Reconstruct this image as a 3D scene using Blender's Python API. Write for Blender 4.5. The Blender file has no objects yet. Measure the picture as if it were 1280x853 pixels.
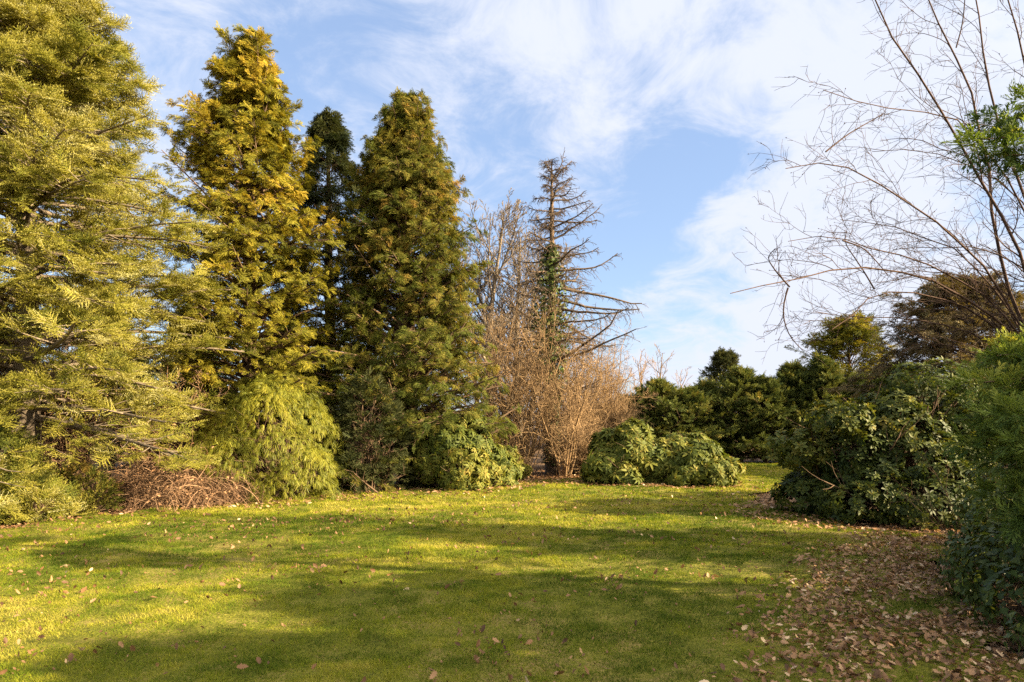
import bpy, math
import numpy as np

R = math.radians
scene = bpy.context.scene
COL = scene.collection
rng = np.random.default_rng(11)

# ------------------------------------------------------------------ camera
EYE = 1.6
HORIZON = 525.0            # picture row of the horizon in the 1280 x 853 photograph
cam_data = bpy.data.cameras.new('camera')
cam = bpy.data.objects.new('camera', cam_data)
COL.objects.link(cam)
cam.location = (0, 0, EYE)
cam.rotation_euler = (R(90), 0, 0)
cam_data.lens = 24
cam_data.sensor_width = 36
cam_data.shift_y = (HORIZON - 426.5) / 1280
cam_data.clip_start = 0.05
cam_data.clip_end = 2000
scene.camera = cam

# ------------------------------------------------------------------ light
SUN_EL, SUN_DIR = 23.0, (0.97, -0.24)       # elevation; ground direction towards the sun
az = math.atan2(SUN_DIR[0], SUN_DIR[1])      # clockwise from +Y
world = bpy.data.worlds.new('World')
scene.world = world
world.use_nodes = True
nt = world.node_tree
N, L = nt.nodes, nt.links
N.clear()
out = N.new('ShaderNodeOutputWorld')
bg = N.new('ShaderNodeBackground')
bg.inputs['Strength'].default_value = 0.05
sky = N.new('ShaderNodeTexSky')
sky.sky_type = 'NISHITA'
sky.sun_disc = False
sky.sun_elevation = R(SUN_EL)
sky.sun_rotation = az
sky.air_density = 1.0
sky.dust_density = 0.6
sky.ozone_density = 1.3
tc = N.new('ShaderNodeTexCoord')


def mth(op, a, b=None, clamp=False):
    m = N.new('ShaderNodeMath'); m.operation = op; m.use_clamp = clamp
    for i, v in enumerate((a, b)):
        if v is None: continue
        if isinstance(v, (int, float)): m.inputs[i].default_value = v
        else: L.new(v, m.inputs[i])
    return m.outputs[0]


def vdir(px, py):
    v = np.array([(px - 640) / 853, 1.0, (HORIZON - py) / 853]); return tuple(v / np.linalg.norm(v))


def blob(px, py, half_deg, soft_deg):
    d = N.new('ShaderNodeVectorMath'); d.operation = 'DOT_PRODUCT'
    L.new(warp, d.inputs[0]); d.inputs[1].default_value = vdir(px, py)
    a = mth('ARCCOSINE', mth('MINIMUM', d.outputs['Value'], 1.0))
    mr = N.new('ShaderNodeMapRange'); mr.interpolation_type = 'SMOOTHSTEP'
    mr.inputs['From Min'].default_value = R(half_deg + soft_deg); mr.inputs['From Max'].default_value = R(max(half_deg - soft_deg, 0))
    L.new(a, mr.inputs['Value'])
    return mr.outputs[0]


sep = N.new('ShaderNodeSeparateXYZ'); L.new(tc.outputs['Generated'], sep.inputs[0])
zz = mth('ADD', mth('MAXIMUM', sep.outputs[2], 0.0), 0.28)
cmb = N.new('ShaderNodeCombineXYZ')
L.new(mth('DIVIDE', sep.outputs[0], zz), cmb.inputs[0]); L.new(mth('DIVIDE', sep.outputs[1], zz), cmb.inputs[1])


def wnoise(vec, scale, detail, rough, dist=0.0):
    n = N.new('ShaderNodeTexNoise'); n.inputs['Scale'].default_value = scale; n.inputs['Detail'].default_value = detail
    n.inputs['Roughness'].default_value = rough; n.inputs['Distortion'].default_value = dist
    L.new(vec, n.inputs['Vector']); return n


wn = wnoise(tc.outputs['Generated'], 5.0, 5, 0.6)
wsub = N.new('ShaderNodeVectorMath'); wsub.operation = 'SUBTRACT'; L.new(wn.outputs['Color'], wsub.inputs[0]); wsub.inputs[1].default_value = (.5, .5, .5)
wsc = N.new('ShaderNodeVectorMath'); wsc.operation = 'SCALE'; L.new(wsub.outputs[0], wsc.inputs[0]); wsc.inputs['Scale'].default_value = 0.28
wad = N.new('ShaderNodeVectorMath'); wad.operation = 'ADD'; L.new(tc.outputs['Generated'], wad.inputs[0]); L.new(wsc.outputs[0], wad.inputs[1])
wnm = N.new('ShaderNodeVectorMath'); wnm.operation = 'NORMALIZE'; L.new(wad.outputs[0], wnm.inputs[0])
warp = wnm.outputs[0]
fine = wnoise(cmb.outputs[0], 4.2, 12, 0.66, 0.6).outputs['Fac']
big = wnoise(cmb.outputs[0], 0.9, 4, 0.5, 0.2).outputs['Fac']
cover = mth('ADD', mth('MULTIPLY', mth('SUBTRACT', fine, 0.5), 2.9), mth('MULTIPLY', mth('SUBTRACT', big, 0.5), 0.5))
cover = mth('ADD', cover, 0.16)
for (px, py, h, s, w) in ((930, 120, 15, 9, 0.58), (1150, 60, 14, 9, 0.25), (1010, 230, 7, 6, 0.3), (930, 428, 10, 2.5, 1.05), (1120, 400, 9, 5, 0.5), (690, 150, 9, 7, 0.30), (150, 40, 12, 9, 0.34),
                          (500, 20, 9, 7, 0.22), (770, 310, 11, 6, -0.6), (900, 300, 8, 5, -0.6), (600, 260, 8, 6, -0.15), (420, 110, 5, 4, -0.30), (230, 150, 6, 6, -0.1), (1010, 15, 5, 4, -0.3)):
    cover = mth('ADD', cover, mth('MULTIPLY', blob(px, py, h, s), w))
mask = N.new('ShaderNodeMapRange'); mask.interpolation_type = 'SMOOTHSTEP'
mask.inputs['From Min'].default_value = -0.1; mask.inputs['From Max'].default_value = 1.0
L.new(cover, mask.inputs['Value'])
mixc = N.new('ShaderNodeMix'); mixc.data_type = 'RGBA'
L.new(mask.outputs[0], mixc.inputs[0])
skym = N.new('ShaderNodeMix'); skym.data_type = 'RGBA'; skym.inputs[0].default_value = 0.55   # thin high veil over the blue
L.new(sky.outputs[0], skym.inputs[6]); skym.inputs[7].default_value = (1.75, 2.4, 3.8, 1)
L.new(skym.outputs[2], mixc.inputs[6])
mixc.inputs[7].default_value = (3.35, 3.55, 4.1, 1)
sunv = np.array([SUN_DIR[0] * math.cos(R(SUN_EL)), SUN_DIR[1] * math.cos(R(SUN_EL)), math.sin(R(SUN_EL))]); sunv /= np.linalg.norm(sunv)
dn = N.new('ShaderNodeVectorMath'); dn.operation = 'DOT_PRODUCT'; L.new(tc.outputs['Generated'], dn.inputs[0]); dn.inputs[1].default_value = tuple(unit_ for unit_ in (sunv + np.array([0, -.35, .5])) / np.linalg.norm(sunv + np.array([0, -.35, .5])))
fill_glow = N.new('ShaderNodeMapRange'); fill_glow.interpolation_type = 'SMOOTHSTEP'; L.new(dn.outputs['Value'], fill_glow.inputs['Value'])  # added fill: bright warm sky sunward and overhead, out of view, lifts the shade
fill_glow.inputs['From Min'].default_value = 0.25; fill_glow.inputs['From Max'].default_value = 0.95; fill_glow.inputs['To Min'].default_value = 0.0; fill_glow.inputs['To Max'].default_value = 1.0
scl = N.new('ShaderNodeMix'); scl.data_type = 'RGBA'; L.new(fill_glow.outputs[0], scl.inputs[0]); L.new(mixc.outputs[2], scl.inputs[6]); scl.inputs[7].default_value = (12.5, 11.3, 9.3, 1)
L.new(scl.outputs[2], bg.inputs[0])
L.new(bg.outputs[0], out.inputs[0])

sun_d = bpy.data.lights.new('sun', 'SUN')
sun_d.energy = 4.7
sun_d.angle = R(0.5)
sun_d.color = (1.0, 0.79, 0.50)
sun = bpy.data.objects.new('sun', sun_d)
COL.objects.link(sun)
sun.location = (30, -12, 20)
sun.rotation_euler = (R(90 - SUN_EL), 0, math.atan2(SUN_DIR[0], -SUN_DIR[1]))

scene.view_settings.view_transform = 'Standard'
scene.view_settings.look = 'None'
scene.view_settings.gamma = 1.0
scene.view_settings.use_curve_mapping = False
scene.view_settings.exposure = 2.38
scene.render.engine = 'CYCLES'
cy = scene.cycles
cy.use_adaptive_sampling = True
cy.adaptive_threshold = 0.01
cy.use_denoising = False
cy.max_bounces = 5
cy.diffuse_bounces = 3
cy.glossy_bounces = 1
cy.transmission_bounces = 3
cy.transparent_max_bounces = 4
cy.caustics_reflective = False
cy.caustics_refractive = False


# ------------------------------------------------------------------ helpers
def at(px, py, d):
    """World point seen at a pixel of the photograph, d metres down the view axis."""
    return np.array([(px - 640) / 853 * d, d, EYE + (HORIZON - py) / 853 * d])


def unit(v):
    return v / np.maximum(np.linalg.norm(v, axis=-1, keepdims=True), 1e-9)


class Geo:
    """Collects quads and triangles for one mesh object."""
    def __init__(self):
        self.v, self.q, self.t, self.c, self.n = [], [], [], [], 0

    def add(self, V, Q=None, T=None, tint=0.5):
        V = np.asarray(V, np.float32).reshape(-1, 3)
        if Q is not None and len(Q): self.q.append(np.asarray(Q, np.int64).reshape(-1, 4) + self.n)
        if T is not None and len(T): self.t.append(np.asarray(T, np.int64).reshape(-1, 3) + self.n)
        c = np.empty(len(V), np.float32); c[:] = tint
        self.v.append(V); self.c.append(c); self.n += len(V)
        return self


def link_mesh(name, geo, mat, parent=None, smooth=False):
    V = np.concatenate(geo.v) if geo.v else np.zeros((0, 3), np.float32)
    if parent is not None:
        V = V - np.array(parent_world(parent), np.float32)
    Q = np.concatenate(geo.q) if geo.q else np.zeros((0, 4), np.int64)
    T = np.concatenate(geo.t) if geo.t else np.zeros((0, 3), np.int64)
    me = bpy.data.meshes.new(name)
    me.vertices.add(len(V)); me.vertices.foreach_set('co', V.astype(np.float32).ravel())
    loops = np.concatenate([Q.ravel(), T.ravel()]).astype(np.int32)
    me.loops.add(len(loops)); me.loops.foreach_set('vertex_index', loops)
    tot = np.concatenate([np.full(len(Q), 4), np.full(len(T), 3)]).astype(np.int32)
    st = np.concatenate([[0], np.cumsum(tot)[:-1]]).astype(np.int32) if len(tot) else tot
    me.polygons.add(len(tot)); me.polygons.foreach_set('loop_start', st); me.polygons.foreach_set('loop_total', tot)
    if smooth: me.polygons.foreach_set('use_smooth', np.ones(len(tot), bool))
    me.update(calc_edges=True)
    a = me.attributes.new('tint', 'FLOAT', 'POINT')
    a.data.foreach_set('value', np.concatenate(geo.c) if geo.c else np.zeros(0, np.float32))
    me.materials.append(mat)
    o = bpy.data.objects.new(name, me)
    COL.objects.link(o)
    if parent is not None: o.parent = parent
    return o


def parent_world(o):
    p = np.array(o.location, float)
    while o.parent is not None:
        o = o.parent; p = p + np.array(o.location, float)
    return p


def tag(o, label=None, cat=None, group=None, kind=None):
    if label: o['label'] = label
    if cat: o['category'] = cat
    if group: o['group'] = group
    if kind: o['kind'] = kind
    return o


def thing(name, loc, label, cat, group=None):
    o = bpy.data.objects.new(name, None)
    o.empty_display_size = 0.2
    o.location = [float(a) for a in loc]
    COL.objects.link(o)
    return tag(o, label, cat, group)


def frames(d, up):
    X = unit(d); Z = unit(up - X * (X * up).sum(-1, keepdims=True)); Y = np.cross(Z, X)
    return np.stack([X, Y, Z], axis=-1)


def bake(geo, model, P, D, U, S, tint, jitter=0.08):
    """Place k copies of a small model (X along D, Z towards U) into a Geo."""
    V, Q, T, C = model
    k, n = len(P), len(V)
    if k == 0: return
    M = frames(np.asarray(D, float), np.asarray(U, float)) * np.asarray(S, float).reshape(-1, 1, 1)
    W = np.einsum('kij,nj->kni', M, V) + np.asarray(P, float)[:, None, :]
    off = (np.arange(k) * n)[:, None, None]
    q = (Q[None] + off).reshape(-1, 4) if len(Q) else None
    t = (T[None] + off).reshape(-1, 3) if len(T) else None
    tt = np.clip(np.asarray(tint, float)[:, None] + C[None, :] + rng.normal(0, jitter, (k, 1)), 0, 1)
    geo.add(W.reshape(-1, 3), q, t, tt.ravel())


def tubes(geo, paths, radii, sides=4, tint=0.5):
    """Tapered tubes along K polylines of n points."""
    P = np.asarray(paths, float); K, n, _ = P.shape
    if K == 0: return
    r = np.broadcast_to(np.asarray(radii, float), (K, n))
    t = unit(np.gradient(P, axis=1))
    mean = unit(P[:, -1] - P[:, 0])
    ref = np.where(np.abs(mean[:, 2:3]) > 0.8, np.array([[1.0, 0, 0]]), np.array([[0, 0, 1.0]]))[:, None, :]
    X = unit(np.cross(t, np.broadcast_to(ref, t.shape))); Y = np.cross(t, X)
    a = np.arange(sides) * 2 * math.pi / sides
    ring = X[:, :, None, :] * np.cos(a)[None, None, :, None] + Y[:, :, None, :] * np.sin(a)[None, None, :, None]
    V = P[:, :, None, :] + ring * r[:, :, None, None]
    idx = np.arange(K * n * sides).reshape(K, n, sides)
    A = idx[:, :-1]; B = idx[:, 1:]
    Q = np.stack([A, np.roll(A, -1, 2), np.roll(B, -1, 2), B], -1).reshape(-1, 4)
    if np.ndim(tint): tint = np.repeat(np.asarray(tint, float), n * sides)
    geo.add(V.reshape(-1, 3), Q, None, tint)


def grow(start, d, length, n=6, wander=0.15, pull=(0, 0, 0)):
    start = np.asarray(start, float); d = unit(np.asarray(d, float)); length = np.asarray(length, float)
    pull = np.asarray(pull, float)
    pts = [start]
    for i in range(n - 1):
        d = unit(d + rng.normal(0, wander, d.shape) + pull / (n - 1))
        pts.append(pts[-1] + d * (length / (n - 1))[:, None])
    return np.stack(pts, 1)


def sample(paths, s):
    """Points and tangents at fractions s (K, m) of each path."""
    K, n, _ = paths.shape
    f = np.clip(s, 0, 0.9999) * (n - 1); i = f.astype(int); w = (f - i)[..., None]
    k = np.arange(K)[:, None]
    a, b = paths[k, i], paths[k, i + 1]
    return a * (1 - w) + b * w, unit(b - a)


def sprout(paths, radii, m, smin, smax, angle, jit, planar=False, up_bias=0.0):
    """m side shoots on each path: start, direction, parent index, s, radius there."""
    K, n, _ = paths.shape
    s = smin + (smax - smin) * (np.arange(m)[None] + rng.random((K, m))) / m
    p, t = sample(paths, s)
    rr = np.broadcast_to(radii, (K, n))
    r = np.take_along_axis(rr, np.clip((s * (n - 1)).astype(int), 0, n - 1), 1)
    if planar:
        side = unit(np.cross(t, np.array([0, 0, 1.0]))) * np.where(np.arange(m)[None] % 2 == 0, 1, -1)[..., None]
        side = unit(side + rng.normal(0, 0.25, side.shape) * np.array([.5, .5, 1]))
    else:
        side = rng.normal(0, 1, t.shape); side[..., 2] += up_bias
        side = unit(side - t * (side * t).sum(-1, keepdims=True))
    a = angle + rng.normal(0, jit, (K, m))
    d = t * np.cos(a)[..., None] + side * np.sin(a)[..., None]
    par = np.repeat(np.arange(K), m)
    return p.reshape(-1, 3), d.reshape(-1, 3), par, s.ravel(), r.ravel()


def taper(r0, n, end=0.3):
    return np.asarray(r0, float)[:, None] * np.linspace(1, end, n)[None]


_grid = np.random.default_rng(5).random((64, 64))
def vnoise(x, y, s=1.0, o=0.0):
    x = np.asarray(x) * s + o; y = np.asarray(y) * s + o * 1.7
    i, j = np.floor(x).astype(int), np.floor(y).astype(int); u, v = x - i, y - j
    u, v = u * u * (3 - 2 * u), v * v * (3 - 2 * v)
    g = lambda a, b: _grid[a % 64, b % 64]
    return (g(i, j) * (1 - u) + g(i + 1, j) * u) * (1 - v) + (g(i, j + 1) * (1 - u) + g(i + 1, j + 1) * u) * v


def inside(poly, x, y):
    c = np.zeros(len(x), bool); n = len(poly)
    for i in range(n):
        (x1, y1), (x2, y2) = poly[i], poly[(i + 1) % n]
        hit = ((y1 > y) != (y2 > y)) & (x < (x2 - x1) * (y - y1) / ((y2 - y1) if y2 != y1 else 1e-9) + x1)
        c ^= hit
    return c


# ------------------------------------------------------------------ materials
def base_mat(name):
    m = bpy.data.materials.new(name); m.use_nodes = True
    t = m.node_tree; b = t.nodes['Principled BSDF']
    return m, t, b


def ramp_node(t, stops):
    r = t.nodes.new('ShaderNodeValToRGB'); e = r.color_ramp.elements
    while len(e) < len(stops): e.new(0.5)
    for el, (p, c) in zip(e, stops):
        el.position = p; el.color = (*c, 1)
    return r


def leaf_mat(name, stops, rough=0.55, spec=0.3, trans=0.3, noise=0.12, nscale=1.2, warm=(1.25, 1.2, 0.6)):
    m, t, b = base_mat(name)
    at_ = t.nodes.new('ShaderNodeAttribute'); at_.attribute_name = 'tint'
    tcn = t.nodes.new('ShaderNodeTexCoord')
    nz = t.nodes.new('ShaderNodeTexNoise'); nz.inputs['Scale'].default_value = nscale; nz.inputs['Detail'].default_value = 4
    t.links.new(tcn.outputs['Object'], nz.inputs['Vector'])
    mul = t.nodes.new('ShaderNodeMath'); mul.operation = 'MULTIPLY_ADD'
    t.links.new(nz.outputs['Fac'], mul.inputs[0]); mul.inputs[1].default_value = noise * 4; mul.inputs[2].default_value = -noise * 2
    ad = t.nodes.new('ShaderNodeMath'); ad.operation = 'ADD'; ad.use_clamp = True
    t.links.new(at_.outputs['Fac'], ad.inputs[0]); t.links.new(mul.outputs[0], ad.inputs[1])
    rp = ramp_node(t, stops); t.links.new(ad.outputs[0], rp.inputs[0])
    t.links.new(rp.outputs[0], b.inputs['Base Color'])
    b.inputs['Roughness'].default_value = rough; b.inputs['Specular IOR Level'].default_value = spec
    if trans > 0:
        tr = t.nodes.new('ShaderNodeBsdfTranslucent')
        g = t.nodes.new('ShaderNodeMix'); g.data_type = 'RGBA'; g.blend_type = 'MULTIPLY'; g.inputs[0].default_value = 1
        t.links.new(rp.outputs[0], g.inputs[6]); g.inputs[7].default_value = (*warm, 1)
        t.links.new(g.outputs[2], tr.inputs['Color'])
        mx = t.nodes.new('ShaderNodeMixShader'); mx.inputs[0].default_value = trans
        t.links.new(b.outputs[0], mx.inputs[1]); t.links.new(tr.outputs[0], mx.inputs[2])
        t.links.new(mx.outputs[0], t.nodes['Material Output'].inputs['Surface'])
    return m


def bark_mat(name, c0, c1, scale=9, rough=0.9, bump=0.5):
    m, t, b = base_mat(name)
    tcn = t.nodes.new('ShaderNodeTexCoord'); mp = t.nodes.new('ShaderNodeMapping'); mp.inputs['Scale'].default_value = (1, 1, 0.25)
    t.links.new(tcn.outputs['Object'], mp.inputs[0])
    nz = t.nodes.new('ShaderNodeTexNoise'); nz.inputs['Scale'].default_value = scale; nz.inputs['Detail'].default_value = 6; nz.inputs['Roughness'].default_value = .65
    t.links.new(mp.outputs[0], nz.inputs['Vector'])
    at_ = t.nodes.new('ShaderNodeAttribute'); at_.attribute_name = 'tint'
    ad = t.nodes.new('ShaderNodeMath'); ad.operation = 'MULTIPLY_ADD'; t.links.new(at_.outputs['Fac'], ad.inputs[0]); ad.inputs[1].default_value = 0.7; ad.inputs[2].default_value = -0.35
    a2 = t.nodes.new('ShaderNodeMath'); a2.operation = 'ADD'; a2.use_clamp = True; t.links.new(ad.outputs[0], a2.inputs[0]); t.links.new(nz.outputs['Fac'], a2.inputs[1])
    rp = ramp_node(t, [(0.25, c0), (0.75, c1)]); t.links.new(a2.outputs[0], rp.inputs[0]); t.links.new(rp.outputs[0], b.inputs['Base Color'])
    b.inputs['Roughness'].default_value = rough; b.inputs['Specular IOR Level'].default_value = .2
    bp = t.nodes.new('ShaderNodeBump'); bp.inputs['Strength'].default_value = bump; bp.inputs['Distance'].default_value = 0.02
    t.links.new(nz.outputs['Fac'], bp.inputs['Height']); t.links.new(bp.outputs[0], b.inputs['Normal'])
    return m


def ground_mat(name, stops, scales=(0.35, 3.0, 40.0), bump=0.6):
    m, t, b = base_mat(name)
    tcn = t.nodes.new('ShaderNodeTexCoord'); prev = None
    for s, w in zip(scales, (0.34, 0.33, 0.33)):
        nz = t.nodes.new('ShaderNodeTexNoise'); nz.inputs['Scale'].default_value = s; nz.inputs['Detail'].default_value = 6
        t.links.new(tcn.outputs['Object'], nz.inputs['Vector'])
        k = t.nodes.new('ShaderNodeMath'); k.operation = 'MULTIPLY_ADD'; t.links.new(nz.outputs['Fac'], k.inputs[0]); k.inputs[1].default_value = w
        k.inputs[2].default_value = 0
        if prev is not None: t.links.new(prev, k.inputs[2])
        prev = k.outputs[0]
    rp = ramp_node(t, stops); t.links.new(prev, rp.inputs[0]); t.links.new(rp.outputs[0], b.inputs['Base Color'])
    b.inputs['Roughness'].default_value = .95; b.inputs['Specular IOR Level'].default_value = .1
    bp = t.nodes.new('ShaderNodeBump'); bp.inputs['Strength'].default_value = bump; bp.inputs['Distance'].default_value = .03
    t.links.new(nz.outputs['Fac'], bp.inputs['Height']); t.links.new(bp.outputs[0], b.inputs['Normal'])
    return m


M = dict(
    soil=ground_mat('soil', [(.36, (.045, .028, .015)), (.5, (.11, .07, .04)), (.62, (.19, .12, .07))]),
    turf=ground_mat('turf', [(.36, (.055, .06, .010)), (.5, (.125, .125, .016)), (.60, (.20, .15, .05))]),
    grass=leaf_mat('grass_blade', [(0, (.055, .09, .010)), (.35, (.125, .16, .013)), (.65, (.245, .245, .02)), (1, (.42, .35, .09))], .75, .05, .3, .06, .5),
    fir=leaf_mat('fir_needles', [(0, (.045, .065, .013)), (.35, (.14, .15, .022)), (.7, (.28, .25, .04)), (1, (.40, .39, .20))], .6, .15, .25, .1, .9),
    gold=leaf_mat('golden_scale_leaves', [(0, (.04, .055, .012)), (.35, (.12, .12, .016)), (.7, (.235, .21, .024)), (1, (.37, .27, .035))], .7, .08, .25, .12, .9),
    green=leaf_mat('green_scale_leaves', [(0, (.03, .045, .011)), (.4, (.085, .10, .017)), (.75, (.165, .145, .028)), (1, (.28, .18, .045))], .7, .08, .25, .12, .8),
    dark=leaf_mat('dark_scale_leaves', [(0, (.014, .022, .010)), (.5, (.035, .045, .017)), (1, (.075, .078, .028))], .7, .08, .2, .1),
    thread=leaf_mat('thread_leaves', [(0, (.055, .075, .012)), (.4, (.15, .165, .016)), (.75, (.27, .25, .022)), (1, (.31, .275, .03))], .55, .3, .3, .1, 1.6),
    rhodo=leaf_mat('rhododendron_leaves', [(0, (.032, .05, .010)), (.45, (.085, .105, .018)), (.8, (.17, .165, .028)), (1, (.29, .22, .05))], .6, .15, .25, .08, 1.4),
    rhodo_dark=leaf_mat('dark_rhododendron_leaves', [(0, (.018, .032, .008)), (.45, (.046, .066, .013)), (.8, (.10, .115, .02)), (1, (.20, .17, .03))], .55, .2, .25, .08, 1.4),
    hedge=leaf_mat('hedge_needles', [(0, (.03, .045, .014)), (.45, (.075, .098, .026)), (.8, (.145, .155, .036)), (1, (.25, .20, .045))], .7, .08, .2, .1, 1.0),
    bronze=leaf_mat('bronze_foliage', [(0, (.05, .042, .02)), (.5, (.12, .09, .036)), (1, (.18, .145, .05))], .65, .2, .2, .1),
    soft=leaf_mat('soft_green_foliage', [(0, (.045, .08, .018)), (.5, (.14, .19, .038)), (.8, (.25, .28, .055)), (1, (.40, .38, .07))], .65, .1, .35, .08),
    ivy=leaf_mat('ivy_leaves', [(0, (.022, .038, .010)), (.5, (.055, .082, .017)), (.85, (.11, .13, .028)), (1, (.24, .23, .09))], .5, .2, .2, .06),
    litter=leaf_mat('dry_leaves', [(0, (.065, .032, .014)), (.4, (.20, .105, .048)), (.75, (.35, .205, .105)), (1, (.55, .41, .26))], .65, .3, .15, .05, 2),
    bramble=bark_mat('bramble_stems', (.10, .055, .032), (.32, .20, .115), 6),
    twig=bark_mat('tan_twigs', (.075, .045, .024), (.31, .205, .105), 5),
    bark=bark_mat('brown_bark', (.05, .032, .02), (.16, .105, .065)),
    grey_bark=bark_mat('grey_bark', (.07, .055, .04), (.22, .175, .125)),
    dead_bark=bark_mat('dead_bark', (.05, .038, .026), (.19, .13, .085)),
    red_twig=bark_mat('reddish_bark', (.035, .022, .017), (.115, .068, .047), 7),
    yellow_stem=bark_mat('yellow_stem', (.18, .13, .045), (.34, .25, .09), 6),
    fence=bark_mat('weathered_boards', (.24, .20, .17), (.46, .41, .36), 6),
    plaster=bark_mat('pale_render', (.35, .31, .27), (.48, .43, .38), 4, bump=.1),
    roof=bark_mat('roof_edge', (.75, .75, .77), (.85, .85, .87), 4, .6, .05),
    stone=bark_mat('pale_stone', (.35, .34, .32), (.62, .60, .57), 14),
)


# ------------------------------------------------------------------ small foliage models  (V, Q, T, tint offset), length 1 along X
def model(V, Q=(), T=(), C=None):
    V = np.asarray(V, float); Q = np.asarray(Q, int).reshape(-1, 4); T = np.asarray(T, int).reshape(-1, 3)
    return V, Q, T, (np.zeros(len(V)) if C is None else np.asarray(C, float))


def blade_quads(segs, r=np.random.default_rng(3)):
    """Slim diamonds: list of (p, dir, length, width, tint)."""
    V, Q, C = [], [], []
    for p, d, l, w, c in segs:
        p, d = np.asarray(p, float), unit(np.asarray(d, float))
        up = np.array([0, 0, 1.0]) + r.normal(0, .45, 3); s = unit(np.cross(up, d)); b = len(V)
        V += [p, p + d * l * .45 + s * w / 2, p + d * l, p + d * l * .45 - s * w / 2]
        Q.append([b, b + 1, b + 2, b + 3]); C += [c - .06, c, c + .14, c]
    return model(V, Q, (), C)


def fan_spray(seed, droop=0.35, pairs=7):
    """Flat drooping cypress fan with lobed side shoots."""
    r = np.random.default_rng(seed); S = []
    ax = lambda x: np.array([x, 0.05 * math.sin(x * 5 + seed), -droop * x * x])
    for i in range(pairs):
        x = 0.08 + 0.85 * i / pairs
        for sg in (1, -1):
            a = R(r.uniform(28, 52)); l = (0.52 * (1 - x) + 0.15) * r.uniform(.75, 1.2)
            d = np.array([math.cos(a), sg * math.sin(a), r.uniform(-.35, .2)])
            S.append((ax(x), d, l, r.uniform(.05, .075), r.uniform(-.08, .08)))
            d2 = np.array([math.cos(a * .4), sg * math.sin(a * .4), r.uniform(-.5, .1)])
            S.append((ax(x) + unit(d) * l * .4, d2, l * .6, r.uniform(.045, .065), r.uniform(-.05, .12)))
    S.append((ax(.1), ax(.98) - ax(.1), .95, .06, 0))
    return blade_quads(S, r)


def needle_spray(seed, pairs=4, needles=9, nl=0.10):
    """Fir shoot: flat twig with side twigs, needles swept up and forward."""
    r = np.random.default_rng(seed); V, T, C = [], [], []
    twigs = [(np.zeros(3), np.array([1, 0, 0.05]), 1.0, needles * 2)]
    for i in range(pairs):
        x = .12 + .75 * i / pairs
        for sg in (1, -1):
            a = R(r.uniform(40, 60)); twigs.append((np.array([x, 0, .03 * x]), np.array([math.cos(a), sg * math.sin(a), r.uniform(-.12, .2)]), (.55 * (1 - x) + .26) * r.uniform(.8, 1.2), needles))
    for p, d, l, n in twigs:
        d = unit(d); side = unit(np.cross([0, 0, 1], d)); up = np.cross(d, side)
        for j in range(n):
            s = (j + r.random()) / n * l; q = p + d * s; th = r.uniform(-1.7, 1.7)
            nd = unit(d * r.uniform(.5, 1.0) + side * math.sin(th) + up * (math.cos(th) * .9 + .15)); w = unit(np.cross(nd, r.normal(0, 1, 3))) * .016; b = len(V)
            V += [q - w, q + w, q + nd * nl * r.uniform(.7, 1.2)]; T.append([b, b + 1, b + 2]); c = .18 * (s / l) + r.uniform(-.08, .08); C += [c - .08, c - .08, c + .1]
        b = len(V); w = side * .027; V += [p - w, p + w, p + d * l]; T.append([b, b + 1, b + 2]); C += [-.1, -.1, .12]
    return model(V, (), T, C)


def brush_spray(seed, n=26):
    """Feathery forward-pointing yew / leyland shoot."""
    r = np.random.default_rng(seed); S = []
    for i in range(n):
        x = .02 + .85 * i / n; th = r.uniform(0, 2 * math.pi); a = R(r.uniform(25, 55))
        d = np.array([math.cos(a), math.sin(a) * math.cos(th), math.sin(a) * math.sin(th) * .7]); S.append((np.array([x, 0, -.12 * x * x]), d, (.34 * (1 - x) + .14) * r.uniform(.7, 1.2), .065, r.uniform(-.08, .12)))
    return blade_quads(S, r)


def thread_spray(seed, n=9):
    """Hanging whip-like threads, starting outwards and falling."""
    r = np.random.default_rng(seed); V, Q, C = [], [], []
    for i in range(n):
        a = r.uniform(-.9, .9); l = r.uniform(.6, 1.1); w = r.uniform(.016, .026); c = r.uniform(-.12, .16); hz = r.uniform(.35, .65)
        ld = np.array([math.cos(a), math.sin(a), 0]); sd = unit(np.array([-math.sin(a), math.cos(a), r.uniform(-.5, .5)])); b = len(V); m = 5
        for k in range(m):
            u = k / (m - 1); p = ld * hz * l * (1 - (1 - u) ** 2) + np.array([0, 0, .10 * math.sin(u * 3) - l * .9 * u ** 1.9]); ww = w * (1 - .6 * u)
            V += [p - sd * ww, p + sd * ww]; C += [c - .1 + .25 * u] * 2
        for k in range(m - 1): Q.append([b + 2 * k, b + 2 * k + 1, b + 2 * k + 3, b + 2 * k + 2])
    return model(V, Q, (), C)


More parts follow.
